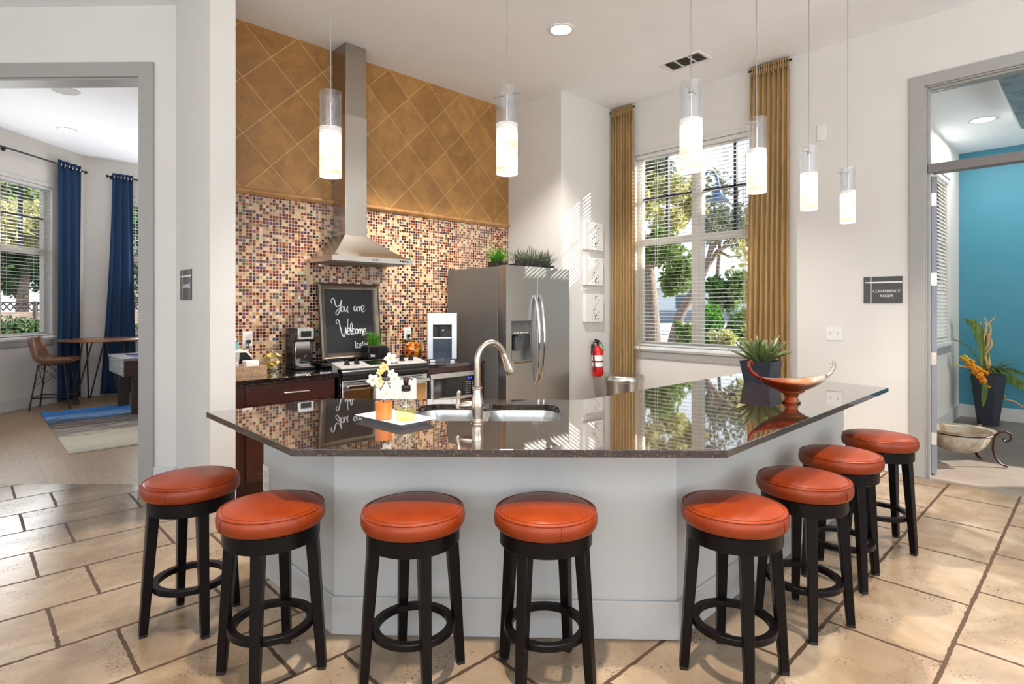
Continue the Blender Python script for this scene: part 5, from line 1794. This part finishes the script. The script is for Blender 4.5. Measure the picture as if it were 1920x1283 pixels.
# round pub table
tb = thing('pub_table', 'round wooden pub table on thin metal legs by the navy curtains', 'table', (1.66, 10.97, 0))
MT['walnut'] = pm('walnut_top', (132, 92, 62), 0.22, var=0.2, scale=8, stretch=(8, 1, 1))
MB().lathe([(0, 0.945), (0.56, 0.945), (0.585, 0.955), (0.585, 0.975), (0.575, 0.982), (0, 0.982)], n=64).build('tabletop', MT['walnut'], tb)
for k in range(4):
    a = R(20 + 90 * k)
    d, e = Vector((math.cos(a), math.sin(a), 0)), Vector((-math.sin(a), math.cos(a), 0))
    foot = d * 0.44 + Vector((0, 0, 0.008))
    lg = MB()
    for s in (-1, 1):
        lg.tube([foot + e * 0.012 * s, d * 0.26 + e * (0.13 * s) + Vector((0, 0, 0.943))], 0.011, 8)
    lg.build('leg', MT['blackm'], tb)

# bucket bar chair
ch = thing('bucket_chair', 'tan leather bucket bar chair on a black wire base', 'chair', (1.0, 10.63, 0), math.atan2(-0.35, 0.93))
MT['tan'] = pm('tan_leather', (140, 102, 78), 0.4, var=0.12, scale=20)
prof = [(0.25, 0.690, 0.215), (0.18, 0.664, 0.235), (0.05, 0.650, 0.245), (-0.10, 0.652, 0.245), (-0.19, 0.682, 0.245), (-0.235, 0.74, 0.24), (-0.262, 0.83, 0.225), (-0.285, 0.93, 0.205), (-0.30, 1.0, 0.18), (-0.302, 1.03, 0.15)]
rows = []
for i, (x, z, w) in enumerate(prof):
    row = []
    for j in range(13):
        s = -1 + 2 * j / 12
        lift = 0.085 * abs(s) ** 3 * (1 if 0 < i < 5 else 0.3)
        fwd = 0.10 * abs(s) ** 2.4 * (1 if i >= 4 else 0.2)
        row.append((x + fwd, w * s, z + lift))
    rows.append(row)
MB().grid(rows).build('bucket_seat', MT['tan'], ch, solid=0.014, ang=80)
corners = []
for k, (sx, sy) in enumerate(((1, 1), (-1, 1), (-1, -1), (1, -1))):
    a, b = Vector((0.15 * sx, 0.15 * sy, 0.645)), Vector((0.235 * sx, 0.215 * sy, 0.006))
    corners.append((a, b))
    MB().tube([a, b], 0.010, 8).build('leg', MT['blackm'], ch)
rg2, wr = MB(), MB()
for k in range(4):
    (a, b), (c, d) = corners[k], corners[(k + 1) % 4]
    rg2.tube([a.lerp(b, 0.72), c.lerp(d, 0.72)], 0.008, 8)
    wr.tube([a, c.lerp(d, 0.48)], 0.004, 6).tube([c, a.lerp(b, 0.48)], 0.004, 6)
    wr.tube([a, c], 0.007, 6)
rg2.build('foot_rail', MT['blackm'], ch)
wr.build('cross_wires', MT['blackm'], ch)

# game table
gt_ = thing('game_table', 'weathered grey game table with blue bed, cut off by the doorway', 'game table')
gx0, gx1, gy0, gy1 = 1.60, 2.95, 9.20, 10.30
MT['grey_oak'] = pm('weathered_grey_wood', (128, 128, 128), 0.6, var=0.4, scale=22, stretch=(1, 0.12, 3))
MT['darkoak'] = pm('dark_brown_wood', (52, 36, 32), 0.5, var=0.3, scale=20)
for x in (gx0, gx1 - 0.04):
    MB().box((x, gy0 + 0.03, 0.53), (x + 0.04, gy1 - 0.03, 0.745)).build('side_apron', MT['grey_oak'], gt_, bevel=0.004)
for y in (gy0, gy1 - 0.03):
    MB().box((gx0, y, 0.53), (gx1, y + 0.03, 0.745)).build('end_apron', MT['darkoak'], gt_, bevel=0.004)
rl = MB()
rl.box((gx0 - 0.01, gy0 - 0.01, 0.745), (gx0 + 0.15, gy1 + 0.01, 0.78)).box((gx1 - 0.15, gy0 - 0.01, 0.745), (gx1 + 0.01, gy1 + 0.01, 0.78))
rl.box((gx0 + 0.15, gy0 - 0.01, 0.745), (gx1 - 0.15, gy0 + 0.14, 0.78)).box((gx0 + 0.15, gy1 - 0.14, 0.745), (gx1 - 0.15, gy1 + 0.01, 0.78))
rl.build('rail', MT['grey_oak'], gt_, bevel=0.004)
MB().box((gx0 + 0.1, gy0 + 0.1, 0.70), (gx1 - 0.1, gy1 - 0.1, 0.755)).build('blue_bed', pm('blue_felt', (36, 66, 160), 0.8), gt_)
for (x, y) in ((gx0 + 0.10, gy0 + 0.02), (gx1 - 0.22, gy0 + 0.02), (gx0 + 0.10, gy1 - 0.16), (gx1 - 0.22, gy1 - 0.16)):
    MB().box((x, y, 0.012), (x + 0.13, y + 0.13, 0.54)).build('leg', MT['darkoak'], gt_, bevel=0.004)

rug = NT('striped_abstract_rug')
_tc = rug.n('TexCoord'); _sp = rug.n('SeparateXYZ'); rug.l(_tc.outputs['Object'], _sp.inputs[0])
_st = rug.noise(rug.coord((0.8, 9, 1)), 2.2, 7, 0.68, 0.5)
_y = rug.math('ADD', rug.math('DIVIDE', rug.math('SUBTRACT', _sp.outputs['Y'], 7.2), 3.1), rug.math('MULTIPLY', rug.math('SUBTRACT', _st, 0.5), 0.6))
rug.col(rug.ramp(_y, [(0.0, lin((170, 166, 150))), (0.12, lin((204, 196, 176))), (0.30, lin((190, 180, 160))), (0.40, lin((110, 98, 94))), (0.46, lin((170, 158, 144))),
                      (0.53, lin((44, 38, 40))), (0.60, lin((120, 108, 104))), (0.66, lin((34, 32, 38))), (0.71, lin((40, 90, 150))), (0.78, lin((150, 186, 220))), (0.84, lin((38, 110, 190))), (1.0, lin((60, 130, 205)))]))
rug.set(Roughness=0.95)
rg3 = MB().prism([(0.79, 7.2), (3.4, 7.2), (3.4, 10.3), (0.81, 10.3)], 0.0, 0.012).build('area_rug', rug.m, bevel=0.004)
tag(rg3, 'area rug banded blue, black and cream on the gaming room floor', 'rug')

# ================================================================== conference room
vs = thing('vase_arrangement', 'tall charcoal vase of exotic foliage against the teal wall', 'vase', (9.26, 1.03, 0))
n6 = 6
rows = []
for (r_, z) in ((0.105, 0.0), (0.175, 0.60), (0.176, 0.64), (0.15, 0.64), (0.14, 0.55)):
    rows.append([(r_ * math.cos(PI / 6 + 2 * PI * k / 6), r_ * math.sin(PI / 6 + 2 * PI * k / 6), z) for k in range(6)])
pb = MB().grid(rows, closed=True)
pb.poly([Vector(p) for p in rows[0]])
pb.build('vase', MT['charcoal'], vs, ang=20)
MB().lathe([(0, 0.60), (0.15, 0.58)], n=6).build('moss', MT['soil'], vs)
def vp(px, py, d=0.0):
    Yd = 9.26 * CT + 1.03 * ST
    return PX * ((px - 1857) * Yd / 1075) + PY * d + Vector((0, 0, 1.47 - (py - 577) * Yd / 1075))
br = MB()
for (x0_, x1_, sd_) in ((1854, 1850, 1), (1858, 1857, 2), (1861, 1848, 3), (1852, 1862, 4)):
    r_ = random.Random(sd_)
    pts = []
    for i in range(15):
        t = i / 14
        pts.append(vp(x0_ + (x1_ - x0_) * t + 5.5 * math.sin(t * 13 + sd_ * 1.7) * (0.3 + t * 0.7), 700 - (700 - 596 - 8 * (sd_ % 2)) * t, 0.03 * math.cos(t * 11 + sd_)))
    br.tube(pts, [0.016 - 0.008 * i / 14 for i in range(15)], 6)
for pts in ([(1868, 715), (1872, 735), (1880, 740), (1884, 748), (1900, 752), (1915, 762)], [(1862, 714), (1868, 730), (1872, 742), (1870, 748)], [(1836, 700), (1820, 690), (1800, 686), (1785, 682)]):
    br.tube([vp(x, y, -0.05) for x, y in pts], 0.011, 6)
br.build('curly_branch', pm('tan_branch', (196, 158, 100), 0.6, var=0.2), vs)
fx = MB()
r_ = random.Random(5)
for i in range(190):
    t = r_.random()
    c = vp(1848 - 34 * t - 12 * t * t, 716 - 46 * t - 2 * t * t, -0.06)
    w = 0.072 * (1 - 0.62 * t)
    a = r_.uniform(0, 2 * PI)
    fx.ball(c + PX * (w * math.cos(a) * 0.8) + Vector((0, 0, w * math.sin(a) * 0.8)) - PY * r_.uniform(-0.03, 0.05), 0.024 * (1 - 0.4 * t), 1)
ft_ = NT('foxtail_orange')
_c = ft_.n('TexCoord'); _s = ft_.n('SeparateXYZ'); ft_.l(_c.outputs['Object'], _s.inputs[0])
ft_.col(ft_.ramp(ft_.math('SUBTRACT', _s.outputs['Z'], 0.55), [(0.0, lin((232, 140, 20))), (0.22, lin((240, 164, 30))), (0.32, lin((196, 176, 60)))]))
ft_.set(Roughness=0.7)
fx.build('foxtail_flower', ft_.m, vs)
lf = MB()
def leafstrip(pts, w):
    rows = []
    m = len(pts)
    for i, (x, y, d) in enumerate(pts):
        p = vp(x, y, d)
        a = vp(*pts[max(i - 1, 0)][:2]) ; b = vp(*pts[min(i + 1, m - 1)][:2])
        t = (b - a).normalized()
        s = t.cross(PY).normalized()
        ww = w * math.sin(PI * (0.12 + 0.84 * i / (m - 1))) ** 0.8
        rows.append([p - s * ww / 2, p - PY * 0.012, p + s * ww / 2])
    lf.grid(rows)
leafstrip([(1852, 705, 0), (1850, 670, 0), (1846, 640, 0), (1838, 618, 0), (1828, 606, 0), (1811, 598, 0)], 0.14)
leafstrip([(1850, 700, -.05), (1840, 712, -.1), (1836, 730, -.12), (1834, 748, -.12), (1833, 760, -.12)], 0.08)
leafstrip([(1860, 712, 0), (1880, 707, 0), (1895, 710, -.05), (1908, 718, -.05), (1922, 735, -.15), (1926, 745, -.2)], 0.12)
leafstrip([(1862, 700, 0.0), (1880, 694, -0.03), (1892, 694, -0.06), (1905, 698, -0.1), (1918, 704, -0.14)], 0.05)
leafstrip([(1845, 690, 0), (1836, 670, 0), (1822, 652, 0), (1803, 640, 0), (1785, 635, 0)], 0.02)
r_ = random.Random(8)
for i in range(60):
    a = r_.uniform(0, 2 * PI)
    tt = r_.uniform(0.5, 2.2)
    cx = r_.uniform(-0.06, 0.12)
    lf.blade(PX * cx + PY * r_.uniform(-0.06, 0.06) + Vector((0, 0, 0.66)), (math.cos(a) * tt, math.sin(a) * tt, 1), r_.uniform(0.2, 0.36), 0.03, 1.7, 5)
lf.build('foliage', MT['leaf'], vs, fix=False)

bs = thing('glass_bowl_stand', 'large amber glass bowl on a scrolled iron stand by the conference door', 'bowl', (6.80, 0.97, 0))
an_ = NT('seeded_amber_glass')
_nz = an_.noise(an_.coord(), 9, 4, 0.6)
an_.t.nodes.remove(an_.b)
_t = an_.n('BsdfTransparent'); _d = an_.n('BsdfDiffuse'); _g = an_.n('BsdfGlossy'); _g.inputs['Roughness'].default_value = 0.08
an_.l(an_.ramp(_nz, [(0.35, lin((196, 168, 130))), (0.65, lin((232, 224, 208)))]), _d.inputs[0])
_t.inputs[0].default_value = lin((232, 222, 206))
_m1 = an_.n('MixShader'); _m1.inputs[0].default_value = 0.55
an_.l(_t.outputs[0], _m1.inputs[1]); an_.l(_d.outputs[0], _m1.inputs[2])
_lw = an_.n('LayerWeight'); _lw.inputs['Blend'].default_value = 0.3
_m2 = an_.n('MixShader'); an_.l(_lw.outputs['Fresnel'], _m2.inputs[0]); an_.l(_m1.outputs[0], _m2.inputs[1]); an_.l(_g.outputs[0], _m2.inputs[2])
an_.l(_m2.outputs[0], an_.out.inputs[0])
MB().lathe([(0, 0.115), (0.10, 0.118), (0.17, 0.145), (0.215, 0.20), (0.238, 0.27), (0.245, 0.31), (0.272, 0.325), (0.275, 0.332), (0.245, 0.322), (0.232, 0.275), (0.208, 0.205), (0.165, 0.152), (0.10, 0.126), (0, 0.123)], n=48).build('bowl', an_.m, bs)
rgp = [(0.247 * math.cos(2 * PI * k / 40), 0.247 * math.sin(2 * PI * k / 40), 0.296) for k in range(40)]
MB().tube(rgp, 0.006, 6, closed=True).build('ring', MT['iron'], bs)
for k in range(3):
    a = R((-72, -20, 130)[k])
    d = Vector((math.cos(a), math.sin(a), 0))
    prof = [(0.36, 0.012), (0.31, 0.03), (0.27, 0.08), (0.252, 0.16), (0.254, 0.24), (0.268, 0.29), (0.30, 0.325), (0.34, 0.335), (0.375, 0.315), (0.385, 0.28), (0.37, 0.25), (0.34, 0.24), (0.325, 0.255), (0.335, 0.27)]
    MB().tube([d * r + Vector((0, 0, z)) for r, z in prof], [0.014] * 10 + [0.013, 0.012, 0.011, 0.011], 10, flat=0.7).build('scroll_leg', MT['iron'], bs)

# ================================================================== outdoors
def leaves(c, rad, n, size, seed, shell=0.35):
    r = random.Random(seed)
    mb = MB()
    lobes = []
    for i in range(11):
        v = Vector((r.gauss(0, 1), r.gauss(0, 1), r.gauss(0, 1))).normalized() * (0.35 + 0.45 * r.random())
        lobes.append((v, r.uniform(0.30, 0.55)))
    for i in range(n):
        lc, lr = lobes[i % 11]
        v = Vector((r.gauss(0, 1), r.gauss(0, 1), r.gauss(0, 1))).normalized()
        k = lr * (shell + (1 - shell) * r.random()) ** 0.6 * (1.0 + 0.35 * r.random() ** 3)
        v = lc + v * k
        p = Vector((c[0] + v.x * rad[0], c[1] + v.y * rad[1], c[2] + v.z * rad[2]))
        u = Vector((r.gauss(0, 1), r.gauss(0, 1), r.gauss(0, 1))).normalized()
        w = u.cross(Vector((r.gauss(0, 1), r.gauss(0, 1), r.gauss(0, 1)))).normalized()
        s = size * r.uniform(0.6, 1.3)
        mb.poly([p - u * s * 0.5, p + w * s * 0.28, p + u * s * 0.5, p - w * s * 0.28])
    return mb

def AT(px, py, Y):
    x, y = W((px - 960) / 1075 * Y, Y)
    return Vector((x, y, 1.47 - (py - 577) * Y / 1075))

def tree(label, Y, trunk, crowns, limbs=(), r0=0.2, seed=1, dens=1.0):
    base = AT(trunk[0][0], trunk[0][1], Y)
    base.z = -0.13
    t = thing('tree', label, 'tree', (0, 0, 0), 0, 'trees outside the windows')
    tk = MB()
    pts = [base] + [AT(x, y, Y) for x, y in trunk[1:]]
    tk.tube(pts, [r0 * (1.15 - 0.6 * i / (len(pts) - 1)) for i in range(len(pts))], 10)
    for lb_ in limbs:
        q = [AT(x, y, Y) + PY * dz for x, y, dz in lb_[1]]
        tk.tube(q, [lb_[0] * (1 - 0.75 * i / (len(q) - 1)) for i in range(len(q))], 6)
    tk.build('trunk', MT['bark'], t)
    for i, (px, py, rx, ry, n, sz, mat, dY) in enumerate(crowns):
        c = AT(px, py, Y + dY)
        k = (Y + dY) / 1075
        leaves(c, (rx * k, rx * k, ry * k), int(n * dens), sz, seed * 10 + i).build('crown', MT[mat], t, smooth=False, fix=False)
    return t
tree('large tree with a forked grey trunk seen through the left window pane', 22, [(1224, 640), (1220, 580), (1216, 520), (1208, 470), (1200, 420)],
     [(1235, 470, 52, 46, 1500, 0.30, 'leaf', 0), (1270, 520, 42, 46, 1100, 0.28, 'leaf', 1), (1230, 380, 60, 60, 1500, 0.32, 'leafyellow', 1), (1285, 370, 40, 60, 800, 0.3, 'leafyellow', 2), (1200, 320, 60, 50, 900, 0.32, 'leafgrey', 2)],
     [(0.13, [(1220, 580, 0), (1206, 540, .2), (1202, 500, .3), (1196, 470, .5)]), (0.10, [(1216, 520, 0), (1230, 480, -.2), (1240, 440, -.3)])], 0.30, 2)
tree('leaning dark trunk with branches over the hedge in the right window pane', 20, [(1256, 640), (1275, 590), (1300, 548), (1325, 500), (1336, 460)],
     [(1360, 420, 70, 40, 330, 0.22, 'leafgrey', 0), (1340, 360, 40, 40, 200, 0.22, 'leafgrey', 0), (1400, 470, 40, 50, 160, 0.22, 'leafyellow', 0)],
     [(0.10, [(1325, 500, 0), (1350, 470, 0.2), (1385, 448, 0.3), (1420, 430, 0.4)]), (0.08, [(1336, 462, 0), (1360, 440, -.2), (1400, 436, -.3)]), (0.09, [(1330, 480, 0), (1340, 430, .2), (1346, 380, .3)]), (0.06, [(1350, 470, .2), (1375, 480, .3), (1400, 478, .3)])], 0.17, 3)
tree('round dark green tree far behind the hedge in the right window pane', 34, [(1350, 620), (1352, 585), (1355, 560)],
     [(1362, 548, 42, 32, 1600, 0.36, 'leafdark', 0), (1385, 538, 30, 36, 800, 0.36, 'leaf', 0)], (), 0.2, 4)
tree('pale blue green shrubs rising behind the lamp in the upper window', 38, [(1340, 600), (1345, 520), (1350, 450)],
     [(1340, 430, 34, 44, 700, 0.4, 'leafgrey', 0), (1400, 420, 40, 50, 800, 0.4, 'leafgrey', 0)], (), 0.16, 5)

def shrub(name, label, px, py, Y, rx, ry, n, sz, mat, seed, cat='shrub', ryd=None):
    t = thing(name, label, cat, (0, 0, 0))
    c = AT(px, py, Y)
    k = Y / 1075
    leaves(c, (rx * k, (ryd or rx) * k, ry * k), n, sz, seed, 0.6).build('foliage', MT[mat], t, smooth=False, fix=False)
    st_ = MB()
    for i in range(5):
        a = 2 * PI * i / 5
        st_.tube([(c.x + 0.1 * math.cos(a), c.y + 0.1 * math.sin(a), -0.13), (c.x + rx * k * 0.5 * math.cos(a), c.y + rx * k * 0.5 * math.sin(a), c.z)], 0.02, 5)
    st_.build('stems', MT['bark'], t)
    return t
shrub('hedge_shrub', 'dense green hedge shrub just right of the window mullion', 1330, 618, 15.4, 32, 40, 1900, 0.13, 'leafbright', 21)
shrub('hedge_shrub', 'dense green hedge shrub behind the right sheer curtain edge', 1400, 616, 15.4, 34, 40, 1900, 0.13, 'leaf', 22)
shrub('hedge_shrub', 'green shrub at the foot of the leaning trunk', 1282, 622, 18, 20, 30, 900, 0.14, 'leaf', 23)
shrub('flowering_bush', 'small pale yellow bush in front of the green hedge', 1352, 633, 12, 26, 18, 1000, 0.09, 'leafyellow', 24)

# lamp post
lp = thing('lamp_post', 'blue grey gooseneck lamp post seen through the upper window', 'lamp post', tuple(AT(1318, 577, 13).to_2d()) + (-0.13,))
hz = 1.47 + (577 - 345) * 13 / 1075 + 0.13
MT['lampblue'] = pm('blue_grey_metal', (70, 92, 122), 0.4, 0.3)
MB().lathe([(0, 0), (0.12, 0), (0.10, 0.3), (0.05, 0.4), (0.045, hz)], n=16).build('post', MT['lampblue'], lp)
pts = []
for i in range(11):
    a = R(180 - 185 * i / 10)
    pts.append(PX * (0.17 + 0.17 * math.cos(a)) + Vector((0, 0, hz + 0.3 * math.sin(a))))
MB().tube(pts, 0.03, 10).build('arm', MT['lampblue'], lp)
e = pts[-1]
MB().lathe([(0.05, 0.02), (0.07, -0.10), (0.10, -0.20), (0.15, -0.27), (0.26, -0.36), (0.25, -0.36), (0, -0.28)], (e.x, e.y, e.z), 24).build('lamp_head', MT['lampblue'], lp)

# pale building across the road
bd_ = thing('building', 'low pale building far across the road', 'building', tuple(AT(1240, 577, 60).to_2d()) + (-0.13,), math.atan2(PX.y, PX.x))
MB().box((-9, 0, 0), (9, 8, 3.6)).build('wall', pm('pale_siding', (196, 204, 214), 0.7), bd_)
MB().extrude([(-0.6, 3.6), (8.6, 3.6), (4, 5.4)], 'x', -9.5, 9.5).build('roof', pm('grey_roof', (150, 152, 158), 0.8), bd_)
MB().box((-9, -0.05, 0), (9, 0.0, 1.3)).build('stone_skirting', pm('blue_grey_stone', (120, 130, 148), 0.8, var=0.3), bd_)
for x in (-6, -2.5, 1.5, 5):
    MB().box((x, -0.06, 1.5), (x + 1.3, 0, 2.9)).build('window', pm('dark_building_window', (70, 84, 100), 0.2), bd_)

# fence, hedge and trees behind the gaming room
fn = thing('board_fence', 'reddish horizontal board fence outside the gaming windows', 'fence')
fa_, fb_ = AT(-90, 577, 16), AT(300, 577, 16)
fl = (fb_ - fa_).to_2d().length
fM = Matrix.Translation((fa_.x, fa_.y, -0.13)) @ Matrix.Rotation(math.atan2(fb_.y - fa_.y, fb_.x - fa_.x), 4, 'Z')
MT['fence'] = pm('weathered_red_board', (232, 194, 170), 0.8, var=0.12, scale=6)
fbm = MB()
for i in range(9):
    fbm.box((0, 0.02, 0.10 + i * 0.155), (fl, 0.045, 0.24 + i * 0.155), fM)
fbm.build('boards', MT['fence'], fn, smooth=False)
MT['fencepost'] = pm('dark_fence_post', (64, 46, 42), 0.7)
n = int(fl / 1.1)
for i in range(n + 1):
    x = fl * i / n
    MB().box((x - 0.04, -0.04, 0), (x + 0.04, 0.04, 1.78), fM).build('post', MT['fencepost'], fn, smooth=False)
ltc = MB()
k = 0
x = 0.0
while x < fl - 0.2:
    ltc.bar(fM @ Vector((x, 0.03, 1.52)), fM @ Vector((x + 0.2, 0.03, 1.72)), 0.025)
    ltc.bar(fM @ Vector((x + 0.2, 0.03, 1.52)), fM @ Vector((x, 0.03, 1.72)), 0.025)
    x += 0.2
ltc.box((0, 0.015, 1.72), (fl, 0.05, 1.76), fM)
ltc.build('lattice', MT['fencepost'], fn, smooth=False)
shrub('hedge_shrub', 'low clipped hedge outside the gaming window beside the brown chair', 40, 628, 13.6, 105, 34, 3000, 0.12, 'leafdark', 31, 'hedge', 40)
shrub('hedge_shrub', 'low clipped hedge outside the gaming window by the doorway trim', 255, 630, 13.6, 60, 36, 1800, 0.12, 'leafdark', 32, 'hedge', 40)
tree('dense leafy tree behind the fence outside the left gaming window', 19, [(40, 640), (42, 560), (50, 500)],
     [(40, 490, 75, 80, 2600, 0.24, 'leafdark', 0), (60, 420, 70, 60, 2200, 0.24, 'leafyellow', -0.5), (30, 380, 80, 60, 1800, 0.26, 'leaf', 0.5)], (), 0.2, 6)
tree('leafy tree behind the fence outside the gaming window by the doorway', 19, [(250, 640), (255, 560), (258, 500)],
     [(255, 500, 55, 70, 1600, 0.24, 'leafgrey', 0), (250, 420, 60, 55, 1500, 0.24, 'leafdark', 0)], (), 0.2, 7)
